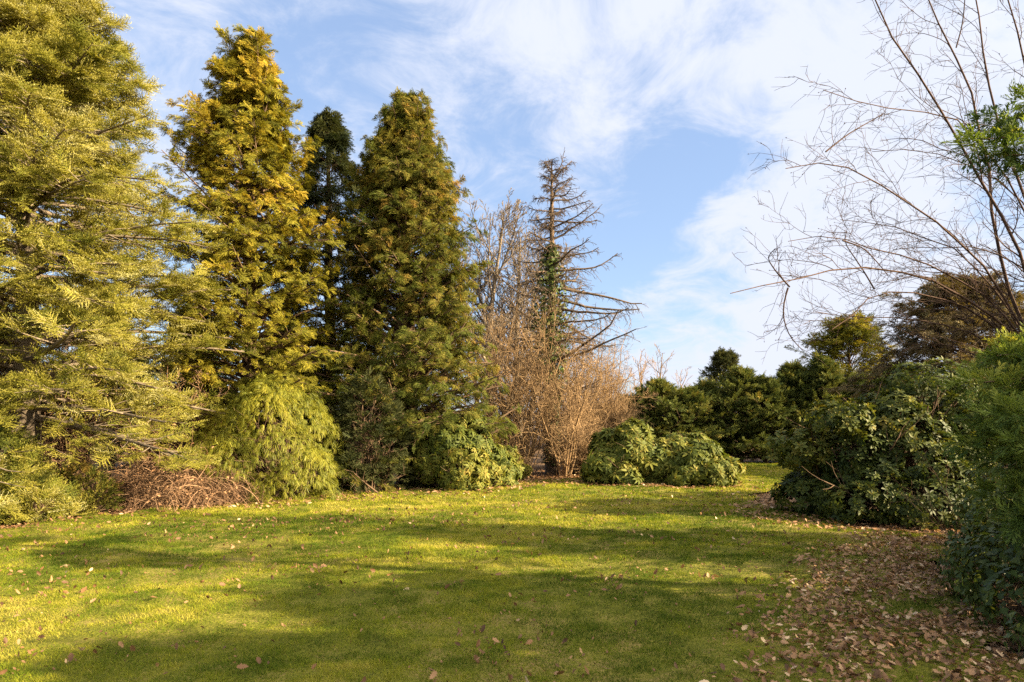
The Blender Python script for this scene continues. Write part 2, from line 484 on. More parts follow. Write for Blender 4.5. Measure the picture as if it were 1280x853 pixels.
def whorl(seed, n=9, droop=.5, wid=.30, inner=3):
    """Rosette of elliptic evergreen leaves round a shoot along +X."""
    r = np.random.default_rng(seed); V, Q, T, C = [], [], [], []
    for i in range(n + inner):
        th = i * 2.399 + r.uniform(-.3, .3); inn = i >= n
        el = r.uniform(.8, 1.15) if inn else r.uniform(.05, .5); l = r.uniform(.55, .75) if inn else r.uniform(.8, 1.1)
        rad = np.array([0, math.cos(th), math.sin(th)]); X = np.array([1.0, 0, 0])
        d0 = rad * math.cos(el) + X * math.sin(el); sd = np.cross(X, rad); nrm = unit(np.cross(d0, sd)); nrm = nrm if nrm[0] > 0 else -nrm
        dr = droop * r.uniform(.4, 1.3); w = wid * l * r.uniform(.8, 1.15) / 2; c = r.uniform(-.1, .1) + (.22 if inn else 0)
        ctr = lambda u: d0 * l * u - X * dr * l * u * u
        b = len(V)
        V += [ctr(.06), ctr(.36) + sd * w + nrm * .03, ctr(.36) - nrm * .02, ctr(.36) - sd * w + nrm * .03, ctr(.72) + sd * w * .8 + nrm * .02, ctr(.72) - nrm * .02, ctr(.72) - sd * w * .8 + nrm * .02, ctr(1.0)]
        T += [[b, b + 1, b + 2], [b, b + 2, b + 3], [b + 4, b + 7, b + 5], [b + 5, b + 7, b + 6]]
        Q += [[b + 1, b + 4, b + 5, b + 2], [b + 2, b + 5, b + 6, b + 3]]; C += [c] * 8
    return model(V, Q, T, C)


def ivy_leaf(seed):
    r = np.random.default_rng(seed)
    o = np.array([[0, 0], [.12, .34], [.38, .50], [.46, .26], [1.0, 0], [.46, -.26], [.38, -.50], [.12, -.34]])
    V = np.c_[o, .10 * np.abs(o[:, 1]) - .12 * o[:, 0] ** 2 + r.normal(0, .02, 8)]
    V = np.vstack([V, [[.3, 0, -.03]]])
    return model(V, (), [[8, i, (i + 1) % 8] for i in range(8)], r.uniform(-.05, .05) * np.ones(9))


def oak_leaf(seed):
    """Curled dry lobed leaf."""
    r = np.random.default_rng(seed)
    h = [(.0, .02), (.14, .10), (.22, .20), (.30, .13), (.42, .28), (.52, .17), (.64, .30), (.74, .17), (.88, .17), (1.0, .0)]
    top = np.array([(x + r.normal(0, .02), y * r.uniform(.85, 1.2)) for x, y in h]); bot = np.array([(x + r.normal(0, .02), -y * r.uniform(.85, 1.2)) for x, y in h]); mid = np.array([(x, 0) for x, _ in h])
    cx, cy_, tw = r.uniform(-.25, .55), r.uniform(.2, 1.6), r.uniform(-.5, .5)
    V = []
    for row in (top, mid, bot):
        for x, y in row: V.append((x - .5, y, cx * (x - .5) ** 2 + cy_ * y * y + tw * (x - .5) * y + r.normal(0, .012)))
    n = len(h); Q = []
    for i in range(n - 1):
        Q += [[i, n + i, n + i + 1, i + 1], [n + i, 2 * n + i, 2 * n + i + 1, n + i + 1]]
    return model(V, Q, (), np.full(3 * n, r.uniform(-.08, .08)))


FAN = [fan_spray(i) for i in range(5)]
FAN_DROOP = [fan_spray(10 + i, .6, 7) for i in range(4)]
NEEDLE = [needle_spray(i) for i in range(5)]
BRUSH = [brush_spray(i) for i in range(5)]
THREAD = [thread_spray(i) for i in range(5)]
WHORL = [whorl(i, 10, .7, .30) for i in range(5)]
WHORL_UP = [whorl(20 + i, 8, .25, .36) for i in range(5)]
IVY = [ivy_leaf(i) for i in range(4)]
OAK = [oak_leaf(i) for i in range(9)]


def scatter(geo, models, P, D, U, S, tint, jitter=.08):
    which = rng.integers(0, len(models), len(P))
    S = np.broadcast_to(S, len(P)); tint = np.broadcast_to(tint, len(P))
    for i, m in enumerate(models):
        k = which == i
        bake(geo, m, P[k], D[k], U[k], S[k], tint[k], jitter)


# ------------------------------------------------------------------ growers
def conifer(root, H, trunk_r, prof, K, foliage, wood, models, size, el=(R(25), R(-5)), pull=-.35, m=9, per=4, t0=.03, blen=.42,
            lean=(0, 0), tint0=.5, tintvar=.14, whorled=False, clump=.16, droop=-.25, thin_back=True, tintz=0.0, ragged=(.74, 1.16), spires=0, limb_scale=1.0, inner=.2, face=.4, az_fn=None):
    base = np.array(root.location, float)
    n = 9; zs = np.linspace(0, 1, n)
    tp = np.stack([base[0] + lean[0] * zs ** 1.5, base[1] + lean[1] * zs ** 1.5, base[2] - .05 + (H + .05) * zs], -1)
    tp[1:-1, :2] += rng.normal(0, .03, (n - 2, 2))
    g = Geo(); tubes(g, tp[None], (trunk_r * (1 - zs) ** .8 + .012)[None], 9, .4); trunk = link_mesh('trunk', g, wood, root, True)
    t = t0 + (1 - t0) * (np.arange(K) + rng.random(K) * .8) / K
    t = 1 - (1 - t) ** 1.12
    if whorled:
        w = max(6, K // 6); t = (np.round(t * w) / w + rng.normal(0, .006, K)).clip(t0, .995); a = rng.random(K) * 2 * math.pi
    else:
        a = np.arange(K) * 2.39996 + rng.normal(0, .5, K)
    if az_fn is not None: a = az_fn(a)
    r = np.array([prof(ti, ai) for ti, ai in zip(t, a)]) * rng.uniform(*ragged, K) * (1 + .10 * np.sin(a * 3 + t * 17) + .07 * np.sin(a * 5 - t * 41))
    start, _ = sample(tp[None], t[None]); start = start[0]
    e = el[1] + (el[0] - el[1]) * t ** 1.3 + rng.normal(0, .13, K)
    d = np.stack([np.cos(a) * np.cos(e), np.sin(a) * np.cos(e), np.sin(e)], -1)
    if spires:      # upright leading shoots that break the outline
        ts = rng.uniform(.6, .97, spires); sp, _ = sample(tp[None], ts[None]); aa = rng.uniform(0, 2 * math.pi, spires); rr_ = np.array([prof(a1, 0) for a1 in ts]) * rng.uniform(.1, .6, spires)
        sp = sp[0] + np.stack([np.cos(aa) * rr_, np.sin(aa) * rr_, 0 * aa], -1); start = np.concatenate([start, sp]); d = np.concatenate([d, np.stack([np.cos(aa) * .3, np.sin(aa) * .3, 1 + 0 * aa], -1)])
        r = np.concatenate([r, np.minimum((1.0 - ts) * H * rng.uniform(.5, 1.0, spires), .09 * H) + .25]); t = np.concatenate([t, ts]); K = len(t)
    limbs = grow(start, d, r, 7, .05, (0, 0, pull))
    lr = np.clip(trunk_r * .20 * (1 - t) + .006 + .004 * r, .006, .06)[:, None] * np.linspace(1, .25, 7)[None] * limb_scale
    bs, bd, par, s, br = sprout(limbs, lr, m, inner, .98, R(48), .2, planar=True)
    bl = (blen * r[par] * (1.05 - s) + .10 + .05 * r[par]) * rng.uniform(.7, 1.25, len(par))
    bra = grow(bs, bd, bl, 4, .10, (0, 0, droop))
    g = Geo(); tubes(g, limbs, lr, 5, .5); tubes(g, bra, taper(np.clip(br * .45, .003, .015), 4), 3, .6)
    link_mesh('limbs', g, wood, root)
    ltint = rng.normal(0, clump, K); btint = ltint[par] + rng.normal(0, clump * .6, len(par))
    ss = (.12 + .88 * (np.arange(per)[None] + rng.random((len(par), per))) / per) ** .7
    P, T = sample(bra, ss); tl = np.repeat(btint, per)
    lt, lT = sample(limbs, np.clip(1 - rng.random((K, 3)) * .3, 0, 1))
    P = np.concatenate([P.reshape(-1, 3), lt.reshape(-1, 3)]); T = np.concatenate([T.reshape(-1, 3), lT.reshape(-1, 3)]); tl = np.concatenate([tl, np.repeat(ltint, 3)])
    top = tp[-1] - np.array([0, 0, 1]) * (rng.random((14, 1)) * H * .05); P = np.concatenate([P, top]); T = np.concatenate([T, unit(rng.normal(0, .45, (14, 3)) + [0, 0, 1])]); tl = np.concatenate([tl, np.zeros(14)])
    if thin_back:
        hid = P[:, 1] > base[1] + .55 * max(.5, np.percentile(r, 70)); keep = ~(hid & (rng.random(len(P)) < .5)); P, T, tl = P[keep], T[keep], tl[keep]
    keep = P[:, 2] > .06; P, T, tl = P[keep], T[keep], tl[keep]
    D = unit(T + rng.normal(0, .32, T.shape) + np.array([0, 0, droop * .5])); U = unit(np.array([0, 0, 1.0]) + rng.normal(0, .35, P.shape) + face * unit((P - base) * [1, 1, 0]))
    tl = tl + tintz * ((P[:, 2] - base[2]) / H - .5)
    g = Geo(); scatter(g, models, P, D, U, size * rng.uniform(.65, 1.3, len(P)), tint0 + tl + rng.normal(0, tintvar * .5, len(P)))
    link_mesh('crown', g, foliage, root)
    return trunk


def blobs_points(blobs, n, zmin=.05, inner=.25):
    """Points and outward normals on the union of ellipsoids (cx, cy, cz, rx, ry, rz)."""
    B = np.asarray(blobs, float); area = (B[:, 3] * B[:, 5] + B[:, 4] * B[:, 5] + B[:, 3] * B[:, 4]); k = rng.choice(len(B), n, p=area / area.sum())
    u = unit(rng.normal(0, 1, (n, 3))); lump = 1 + .10 * np.sin(u[:, 0] * 5 + k) * np.sin(u[:, 1] * 6 + 2 * k) + .08 * np.sin(u[:, 2] * 9 + u[:, 0] * 7 + k)
    depth = 1 - inner * rng.random(n) ** 1.6
    P = B[k, :3] + u * B[k, 3:] * (lump * depth)[:, None]; nrm = unit(u / B[k, 3:])
    keep = P[:, 2] > zmin
    for j in range(len(B)):
        q = (((P - B[j, :3]) / B[j, 3:]) ** 2).sum(1); keep &= ~((q < .55) & (k != j))
    return P[keep], nrm[keep], k[keep]


def shrub_stems(root, blobs, wood, n=7, r=.025):
    base = np.array(root.location, float); g = Geo(); B = np.asarray(blobs, float)
    st, ds, ln = [], [], []
    for b in B:
        for _ in range(n):
            e = b[:3] + rng.normal(0, .4, 3) * b[3:]; s0 = base + np.r_[rng.normal(0, .22, 2), -.03]; st.append(s0); ds.append(e - s0); ln.append(np.linalg.norm(e - s0))
    p = grow(np.array(st), np.array(ds), np.array(ln), 7, .08); rr = taper(np.full(len(p), r), 7, .4); tubes(g, p, rr, 5, .5)
    bs, bd, par, s, br = sprout(p, rr, 7, .35, .98, R(45), .25, up_bias=.4); q = grow(bs, bd, np.array(ln)[par] * .32 * rng.uniform(.6, 1.2, len(par)), 4, .15, (0, 0, .3)); tubes(g, q, taper(br * .55, 4), 4, .6)
    link_mesh('stems', g, wood, root)


def leafy_shrub(root, blobs, foliage, wood, models, size, n, tint0=.45, tintvar=.12, up=.55, n_stem=5, spread=.35, inner=.3, hang=0.0, stem_r=.025, top_tint=0.0):
    shrub_stems(root, blobs, wood, n_stem, stem_r)
    P, nrm, k = blobs_points(blobs, n, inner=inner); B = np.asarray(blobs)
    kt = rng.normal(0, tintvar * .6, len(B))
    D = unit(nrm + np.array([0, 0, up]) + rng.normal(0, spread, P.shape)); U = unit(np.array([0, 0, 1.0]) + rng.normal(0, .4, P.shape))
    sp = .5 * (vnoise(P[:, 0] + P[:, 2] * .7, P[:, 1] + P[:, 2], 2.6) - .5)
    g = Geo(); scatter(g, models, P, D, U, size * rng.uniform(.7, 1.25, len(P)), tint0 + kt[k] + sp * tintvar * 3 + rng.normal(0, tintvar * .7, len(P)))
    link_mesh('foliage', g, foliage, root)


def bare_tree(root, stems, wood, levels, sides=5, pull=(0, 0, .25), rmin=.0022, tint=.5, limb_name='branches'):
    """stems: (paths, radii) of trunk(s); levels: (m, smin, smax, angle, length ratio, n points, wander, radius ratio)."""
    p, r = stems
    g = Geo(); tubes(g, p, r, 8, tint); link_mesh('trunk', g, wood, root, True)
    g = Geo(); L0 = np.linalg.norm(np.diff(p, axis=1), axis=2).sum(1)
    for i, (m, a, b, ang, lr, n, wa, rr) in enumerate(levels):
        bs, bd, par, s, br = sprout(p, r, m, a, b, R(ang), .22, up_bias=.25)
        ln = L0[par] * lr * (1.15 - .75 * s) * rng.uniform(.55, 1.25, len(par))
        p = grow(bs, bd, ln, n, wa, pull); r = taper(np.maximum(br * rr, rmin), n, .3); L0 = ln
        tubes(g, p, r, 4 if i == 0 else 3, tint + rng.normal(0, .28, len(p)))
    link_mesh(limb_name, g, wood, root)
    return p


# ------------------------------------------------------------------ ground
g = Geo(); g.add([(-600, -60, 0), (600, -60, 0), (600, 900, 0), (-600, 900, 0)], [[0, 1, 2, 3]])
ground = link_mesh('ground', g, M['soil']); tag(ground, 'brown bare soil under the shrubs and trees', 'ground', kind='structure')
LAWN = [(2.5, -3), (2.62, 3), (2.95, 4.2), (3.4, 5), (4.05, 6.35), (4.9, 7.8), (5.9, 8.7), (5.9, 9.35), (5.1, 9.75), (4.75, 10.8), (4.6, 12.6), (5.0, 14.5), (8, 16), (11, 19), (11, 24.4), (4, 24.6), (2.6, 23.6), (2.3, 21), (1.9, 18.0),
        (1.1, 18.1), (0.2, 17.2), (-.4, 16.2), (-1.4, 15.5), (-3.6, 15.1), (-4.7, 14.0), (-5.8, 12.8), (-6.6, 11.2), (-7.4, 9.9), (-9, 9.0), (-14, 8.2), (-14, -3)]
edge = []
for i in range(len(LAWN)):
    a, b = np.array(LAWN[i]), np.array(LAWN[(i + 1) % len(LAWN)]); m_ = max(1, int(np.linalg.norm(b - a) / .25))
    for j in range(m_):
        q = a + (b - a) * j / m_; edge.append(q + (np.array([vnoise(q[0], q[1], 1.7), vnoise(q[1], q[0], 1.9, 3.3)]) - .5) * .5 + rng.normal(0, .03, 2))
edge = np.array(edge)
def bump(x, y):
    return .055 * vnoise(x, y, .9, 2.2) + .035 * vnoise(x, y, 2.6, 6.1) + .016 * vnoise(x, y, 7.5, 4.4) - .03
gx, gy = np.arange(-14, 11.2, .07), np.arange(-3, 25, .07); X_, Y_ = np.meshgrid(gx, gy); nx_ = len(gx)
ins = inside([tuple(p) for p in edge], (X_[:-1, :-1] + .035).ravel(), (Y_[:-1, :-1] + .035).ravel()).reshape(X_.shape[0] - 1, nx_ - 1); ii, jj = np.nonzero(ins); a_ = ii * nx_ + jj
q_ = np.stack([a_, a_ + 1, a_ + nx_ + 1, a_ + nx_], -1); used_, inv_ = np.unique(q_.ravel(), return_inverse=True); xu, yu = X_.ravel()[used_], Y_.ravel()[used_]
g = Geo(); g.add(np.stack([xu, yu, np.maximum(bump(xu, yu), -.02) + .026], -1), inv_.reshape(-1, 4)); lawn = link_mesh('lawn', g, M['turf'], None, True); tag(lawn, 'mossy yellow green lawn running back to the hedge', 'lawn', kind='structure')


def litter_density(x, y):
    """Dry leaves per square metre: the drift beside the ivy, thinner scatter elsewhere."""
    ex = np.interp(y, [3, 4.2, 5, 6.35, 7.8, 8.7, 9.3], [2.7, 3.0, 3.4, 4.05, 4.9, 5.6, 5.9])
    u = (ex - x) / np.interp(y, [3, 5, 8, 9.4], [1.55, 1.5, 1.35, 1.2]); patch = vnoise(x, y, 2.2) * .6 + vnoise(x, y, 6, 2.1) * .5
    drift = 760 * np.clip(1.2 - np.abs(u - .30) * 1.1, 0, 1) ** 1.7 * np.clip(patch * 2.8 - .85, 0.03, 1.3) * (y < 9.2)
    return drift + 44 * np.clip(vnoise(x, y, .9, 7) * 1.6 + vnoise(x, y, 3.5, 2) - .95, .08, 1.4)


# grass and moss: blades as real triangles, finer near the house end of the lawn
g = Geo(); polyL = [tuple(p) for p in edge]
for (y0, y1, dens, bw, bh) in ((3.4, 5.0, 15000, .0016, .02), (5.0, 7, 9500, .0021, .022), (7, 9.5, 5200, .0032, .024), (9.5, 13, 2600, .005, .027), (13, 18, 1200, .008, .03), (18, 25, 500, .014, .034)):
    xr0, xr1 = -.80 * y1 - 1, min(.8 * y1 + .6, 11); nb = int((xr1 - xr0) * (y1 - y0) * dens)
    x = rng.uniform(xr0, xr1, nb); y = rng.uniform(y0, y1, nb)
    k = inside(polyL, x, y) & (np.abs(x) < .80 * y + 1)
    bare = np.clip(np.clip((litter_density(x, y) - 40) / 260, 0, .8) + np.clip((vnoise(x, y, 1.3, 8.8) * .6 + vnoise(x, y, 4.3, 1.8) * .5 - .68) * 4, 0, .8), 0, .9); k &= rng.random(nb) > bare
    x, y = x[k], y[k]; n_ = len(x)
    moss = vnoise(x, y, .55, 1.3) * .32 + vnoise(x, y, 1.9, 4.1) * .3 + vnoise(x, y, 5, 9.7) * .22 + vnoise(x, y, 13, 3.7) * .16
    h = bh * rng.uniform(.5, 1.35, n_) * (.2 + .7 * vnoise(x, y, 2.7, 5.5) + 1.0 * vnoise(x, y, 9, 2.5)); th = rng.uniform(0, 2 * math.pi, n_); ln_ = rng.uniform(.3, 1.3, n_) * h; ph = rng.uniform(0, 2 * math.pi, n_)
    b0 = np.stack([x, y, np.maximum(bump(x, y), -.02) + .024], -1); sv = np.stack([np.cos(th), np.sin(th), 0 * th], -1) * bw * rng.uniform(.6, 1.3, n_)[:, None]
    tip = b0 + np.stack([np.cos(ph) * ln_, np.sin(ph) * ln_, h], -1)
    V = np.stack([b0 - sv, b0 + sv, tip], 1).reshape(-1, 3)
    tn = np.clip(.40 + 2.3 * (moss - .5) + rng.normal(0, .13, n_), 0, .85) + (rng.random(n_) < .05) * .3
    g.add(V, None, np.arange(3 * n_).reshape(-1, 3), np.repeat(np.clip(tn, 0, 1), 3))
grass = link_mesh('grass', g, M['grass']); tag(grass, 'short mossy grass blades covering the lawn', 'grass', kind='stuff')


def lay_leaves(geo, x, y, z, size, tint, tilt=.28):
    n_ = len(x); th = rng.uniform(0, 2 * math.pi, n_)
    D = np.stack([np.cos(th), np.sin(th), rng.normal(0, tilt, n_)], -1); U = np.stack([rng.normal(0, tilt, n_), rng.normal(0, tilt, n_), np.where(rng.random(n_) < .25, -1.0, 1.0)], -1)
    z = z + np.where(inside([tuple(p) for p in edge], x, y), np.maximum(bump(x, y), -.02) + .024, 0)
    scatter(geo, OAK, np.stack([x, y, z], -1), D, U, size, tint, .1)


g = Geo()
nb = 60000; x = rng.uniform(-12, 7, nb); y = rng.uniform(3.3, 17, nb); k = (rng.random(nb) < litter_density(x, y) / (nb / (19 * 13.7)) * np.where(litter_density(x, y) > 40, 1, 1)) & inside(polyL, x, y); x1, y1 = x[k], y[k]
nb = 90000; xd = rng.uniform(.4, 6.2, nb); yd = rng.uniform(3.3, 9.6, nb); k = (rng.random(nb) < np.clip(litter_density(xd, yd) - 50, 0, 900) / (nb / (5.8 * 6.3))); x2, y2 = xd[k], yd[k]
x, y = np.r_[x1, x2], np.r_[y1, y2]
dr_ = litter_density(x, y) > 60; x3, y3 = x[~dr_], y[~dr_]; x, y = x[dr_], y[dr_]
lay_leaves(g, x, y, .02 + rng.random(len(x)) * .035, .048 * rng.uniform(.4, 1.5, len(x)), rng.beta(1.4, 1.5, len(x)) * .9 + .05, .5)
lay_leaves(g, x3, y3, .03 + rng.random(len(x3)) * .03, .05 * rng.uniform(.4, 1.4, len(x3)), rng.beta(.9, 1.7, len(x3)) * .95, 1.0)
nb = 90000; x = rng.uniform(-9, 7, nb); y = rng.uniform(3.3, 14, nb); dn_ = litter_density(x, y); k = (rng.random(nb) < np.where(dn_ > 60, dn_ * .9, dn_ * 1.8) / (nb / (16 * 10.7))) & (inside(polyL, x, y) | (dn_ > 60)); x, y = x[k], y[k]
lay_leaves(g, x, y, .015 + rng.random(len(x)) * .025, .026 * rng.uniform(.4, 1.4, len(x)), rng.beta(1.6, 3, len(x)) * .7, .6)
litter = link_mesh('fallen_leaves', g, M['litter']); tag(litter, 'dry brown oak leaves drifted beside the ivy and scattered over grass', 'fallen leaves', kind='stuff')
# leaf mulch in the beds along the lawn
g = Geo(); nb = 26000; k0 = rng.integers(0, len(edge), nb); P = edge[k0] + rng.normal(0, .5, (nb, 2)); x, y = P[:, 0], P[:, 1]
k = (~inside(polyL, x, y) | (rng.random(nb) < .10)) & (y > 3.3) & (np.abs(x) < .8 * y + 1.5); x, y = x[k], y[k]
for (cx_, cy_, rr0, nn_) in ((3.0, 17.0, 1.3, 700), (4.2, 16.9, 1.3, 700), (6.1, 11.2, 2.1, 1300), (-1.3, 15.8, 1.6, 600), (-4.8, 13.9, 1.7, 600)):
    aa_ = rng.uniform(0, 2 * math.pi, nn_); r_ = rr0 * (.55 + .6 * rng.random(nn_) ** .8); x = np.r_[x, cx_ + np.cos(aa_) * r_]; y = np.r_[y, cy_ + np.sin(aa_) * r_]
xb = rng.uniform(-1.2, 2.6, 2600); yb = rng.uniform(16.2, 23, 2600); x, y = np.r_[x, xb], np.r_[y, yb]
lay_leaves(g, x, y, .012 + rng.random(len(x)) * .03, .085 * rng.uniform(.5, 1.3, len(x)), rng.beta(2, 2, len(x)) * .85 + .05)
mulch = link_mesh('leaf_mulch', g, M['litter']); tag(mulch, 'brown leaf mulch lying in the beds along the lawn edge', 'leaf mulch', kind='stuff')


# ------------------------------------------------------------------ tall conifers on the left
def prof_pts(ts, rs):
    return lambda t, a: float(np.interp(t, ts, rs))


f = thing('fir_tree', (-8.7, 12.2, 0), 'broad fir at the far left with blue green tips on layered boughs', 'tree')
conifer(f, 11.0, .24, lambda t, a: float(np.interp(t, [0, .12, .35, .6, .85, 1], [3.0, 3.5, 3.2, 2.2, 1.05, .12])), 340, M['fir'], M['grey_bark'], NEEDLE, .27, (R(36), R(-6)), -.18, 16, 6, .13, .27, tint0=.52, whorled=True, clump=.10, droop=.10)

f = thing('golden_conifer', (-6.03, 15.7, 0), 'tall golden bronze conifer with ragged feathery top', 'tree')
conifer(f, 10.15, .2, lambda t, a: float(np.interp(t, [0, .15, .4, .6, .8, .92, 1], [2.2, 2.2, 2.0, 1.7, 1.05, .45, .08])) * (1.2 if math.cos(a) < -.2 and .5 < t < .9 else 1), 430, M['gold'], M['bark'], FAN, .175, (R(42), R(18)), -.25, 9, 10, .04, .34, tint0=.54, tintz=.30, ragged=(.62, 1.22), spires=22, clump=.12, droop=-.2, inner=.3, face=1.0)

f = thing('dark_conifer', (-5.0, 18.6, 0), 'dark thin conifer standing back between two tall conifers', 'tree')
conifer(f, 9.8, .2, lambda t, a: float(np.interp(t, [0, .3, .6, .85, 1], [1.5, 1.5, 1.2, .75, .08])), 130, M['dark'], M['bark'], FAN_DROOP, .28, (R(40), R(-15)), -.3, 8, 5, .2, .36, tint0=.5)

f = thing('green_conifer', (-2.55, 16.7, 0), 'tall dense green conifer with browned tips, right of the golden one', 'tree')
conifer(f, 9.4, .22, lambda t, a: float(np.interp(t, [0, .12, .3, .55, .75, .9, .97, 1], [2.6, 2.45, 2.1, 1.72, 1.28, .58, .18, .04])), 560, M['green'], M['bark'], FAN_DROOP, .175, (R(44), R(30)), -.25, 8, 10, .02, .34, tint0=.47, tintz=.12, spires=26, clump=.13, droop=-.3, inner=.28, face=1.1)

# ------------------------------------------------------------------ shrubs in front of the conifers
def mounded(c, R_, H, n, seed, low=.25, k=.5):
    """Blobs filling a dome of radius R_ and height H."""
    r = np.random.default_rng(seed); B = [(c[0], c[1], H * .40, R_ * .64, R_ * .64, H * .40)]
    for i in range(n):
        a = i * 2.4 + r.uniform(-.5, .5); u = (i + .5) / n; rad = R_ * math.sqrt(1 - u) * .74 * r.uniform(.75, 1.12); z = H * (low + (1 - low) * u * .80) * r.uniform(.86, 1.1); s = r.uniform(.55, 1.25)
        B.append((c[0] + math.cos(a) * rad, c[1] + math.sin(a) * rad, z * .92, R_ * k * s, R_ * k * s, H * .22 * s))
    return B


f = thing('thread_cypress', (-4.82, 14.0, 0), 'rounded yellow green cypress with drooping thread foliage', 'shrub')
B = mounded((-4.88, 13.9), 1.72, 2.65, 58, 3, .05, .27); shrub_stems(f, B, M['bark'], 1)
P, nrm, k = blobs_points(B, 36000, inner=.3); kk = (nrm[:, 2] > -.15) & (k > 0); P, nrm, k = P[kk], nrm[kk], k[kk]; rd = unit((P - np.array([-4.82, 14.0, 0])) * [1, 1, 0])
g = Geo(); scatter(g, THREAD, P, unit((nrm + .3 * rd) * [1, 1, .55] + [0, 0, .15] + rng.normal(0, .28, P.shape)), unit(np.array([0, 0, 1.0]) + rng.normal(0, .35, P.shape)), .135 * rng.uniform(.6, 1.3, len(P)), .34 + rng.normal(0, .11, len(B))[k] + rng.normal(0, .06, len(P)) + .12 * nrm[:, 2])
link_mesh('foliage', g, M['thread'], f)

f = thing('yew_shrub', (-3.2, 14.95, 0), 'dark green upright shrub between thread cypress and rhododendron', 'shrub')
leafy_shrub(f, mounded((-3.2, 14.95), .95, 2.7, 22, 5, .08, .36), M['dark'], M['bark'], FAN, .24, 4200, .6, .12, up=.3)

f = thing('rhododendron', (-1.30, 15.9, 0), 'grey green rhododendron at the foot of the green conifer', 'shrub')
leafy_shrub(f, mounded((-1.30, 15.9), 1.42, 1.95, 24, 6, .05, .34), M['rhodo'], M['bark'], WHORL, .14, 3800, .46, .12, up=.3)

# ------------------------------------------------------------------ bramble heap, low firs and sapling at the left edge
f = thing('bramble_heap', (-6.35, 12.75, 0), 'tangled heap of bare reddish brown bramble stems', 'bramble')
n_ = 2000; hp = rng.random(n_) < .3; a = rng.uniform(0, 2 * math.pi, n_); rr = np.sqrt(rng.random(n_)); s0 = np.stack([np.where(hp, -7.25, -6.25) + np.cos(a) * rr * np.where(hp, .8, 1.25), 12.75 + np.sin(a) * rr * .75, rng.random(n_) * np.where(hp, .6, 1.05) * (1 - .7 * rr)], -1)
d = np.stack([rng.normal(0, 1, n_), rng.normal(0, .8, n_), rng.uniform(.1, 1.5, n_)], -1); ln_ = rng.uniform(.5, 1.35, n_) * (1.1 - .4 * rr)
p = grow(s0, d, ln_, 8, .16, (0, 0, -2.1)); p[..., 2] = np.maximum(p[..., 2], .01)
g = Geo(); tubes(g, p, taper(.0022 + .009 * rng.random(n_) ** 2.2, 8, .4), 3, rng.random(n_))
bs, bd, par, s, br = sprout(p, taper(np.full(n_, .005), 8), 3, .2, .95, R(55), .3); q = grow(bs, bd, rng.uniform(.1, .3, len(par)), 4, .25); tubes(g, q, taper(np.full(len(q), .0028), 4), 3, rng.random(len(q)))
link_mesh('stems', g, M['bramble'], f)
g = Geo(); k = rng.random(len(q)) < .30; scatter(g, OAK, q[k, -1], unit(rng.normal(0, 1, (k.sum(), 3))), unit(rng.normal(0, 1, (k.sum(), 3))), .06, .55); link_mesh('dry_leaves', g, M['litter'], f)

for (x, y, H, rad, seed, mod, mat, sz, label) in (
        (-8.3, 10.9, 1.45, .9, 1, NEEDLE, 'fir', .30, 'bushy young fir with pale tips at the far left lawn edge'),
        (-7.35, 11.7, .8, .6, 2, BRUSH, 'green', .2, 'low spreading green shrub left of the bramble heap'),
        (-7.45, 10.75, .55, .55, 3, NEEDLE, 'fir', .26, 'small ground hugging fir beside the leaf mulch')):
    f = thing('young_fir' if mod is NEEDLE else 'low_shrub', (x, y, 0), label, 'shrub')
    leafy_shrub(f, mounded((x, y), rad, H, 16, 30 + seed, .08, .36), M[mat], M['bark'], mod, sz, int(900 * rad * (1 + H)), .36, .2, up=.45)

f = thing('yellow_sapling', (-7.05, 12.3, 0), 'thin yellow stemmed sapling leaning right in front of the fir', 'sapling')
p = np.array([at(84, 585, 12.3), at(87, 555, 12.3), at(95, 525, 12.35), at(108, 490, 12.4), at(115, 470, 12.4), at(110, 452, 12.5), at(102, 438, 12.5)]); p[0, 2] = -.03
p2 = np.array([at(85, 570, 12.3), at(83, 555, 12.28), at(81, 540, 12.25), at(79, 530, 12.2), at(75, 520, 12.2), at(72, 512, 12.2), at(70, 505, 12.2)])
f.location = [float(p[0, 0]), float(p[0, 1]), 0]
g = Geo(); tubes(g, np.stack([p, p2]), np.stack([np.linspace(.017, .006, 7), np.linspace(.009, .004, 7)]), 6, .6)
bs, bd, par, s, br = sprout(np.stack([p, p2]), np.full((2, 7), .008), 7, .3, .95, R(50), .2); tubes(g, grow(bs, bd, rng.uniform(.15, .4, len(bs)), 4, .15, (0, 0, .2)), .004, 3, .6); link_mesh('stem', g, M['yellow_stem'], f)

THL = [(10, .10, .97, 46, .46, 7, .14, .6), (8, .12, .97, 48, .5, 5, .18, .6), (4, .2, .97, 50, .55, 3, .2, .85)]
# bare twiggy bushes and an old board fence behind the fir
def twig_bush(name, x, y, H, spread, stems, label, mat, group=None, levels=None, tint=.5, cat='shrub', r0=.02, lean=.0):
    f = thing(name, (x, y, 0), label, cat, group)
    a = rng.uniform(0, 2 * math.pi, stems); s0 = np.stack([x + np.cos(a) * .18 * rng.random(stems), y + np.sin(a) * .18 * rng.random(stems), np.full(stems, -.04)], -1)
    out_ = spread * rng.uniform(.15, 1, stems) / H; d = np.stack([np.cos(a) * out_ + lean, np.sin(a) * out_, np.ones(stems)], -1)
    p = grow(s0, d, H * rng.uniform(.6, 1.05, stems), 8, .07, (0, 0, .15)); r = taper(r0 * rng.uniform(.6, 1.2, stems), 8, .25)
    bare_tree(f, (p, r), M[mat], levels or [(8, .18, .97, 38, .42, 6, .12, .6), (6, .15, .97, 42, .5, 4, .14, .6), (3, .2, .95, 42, .55, 3, .14, .7)], pull=(0, 0, .12), tint=tint, rmin=.0022 if y < 9 else .0045)
    return f


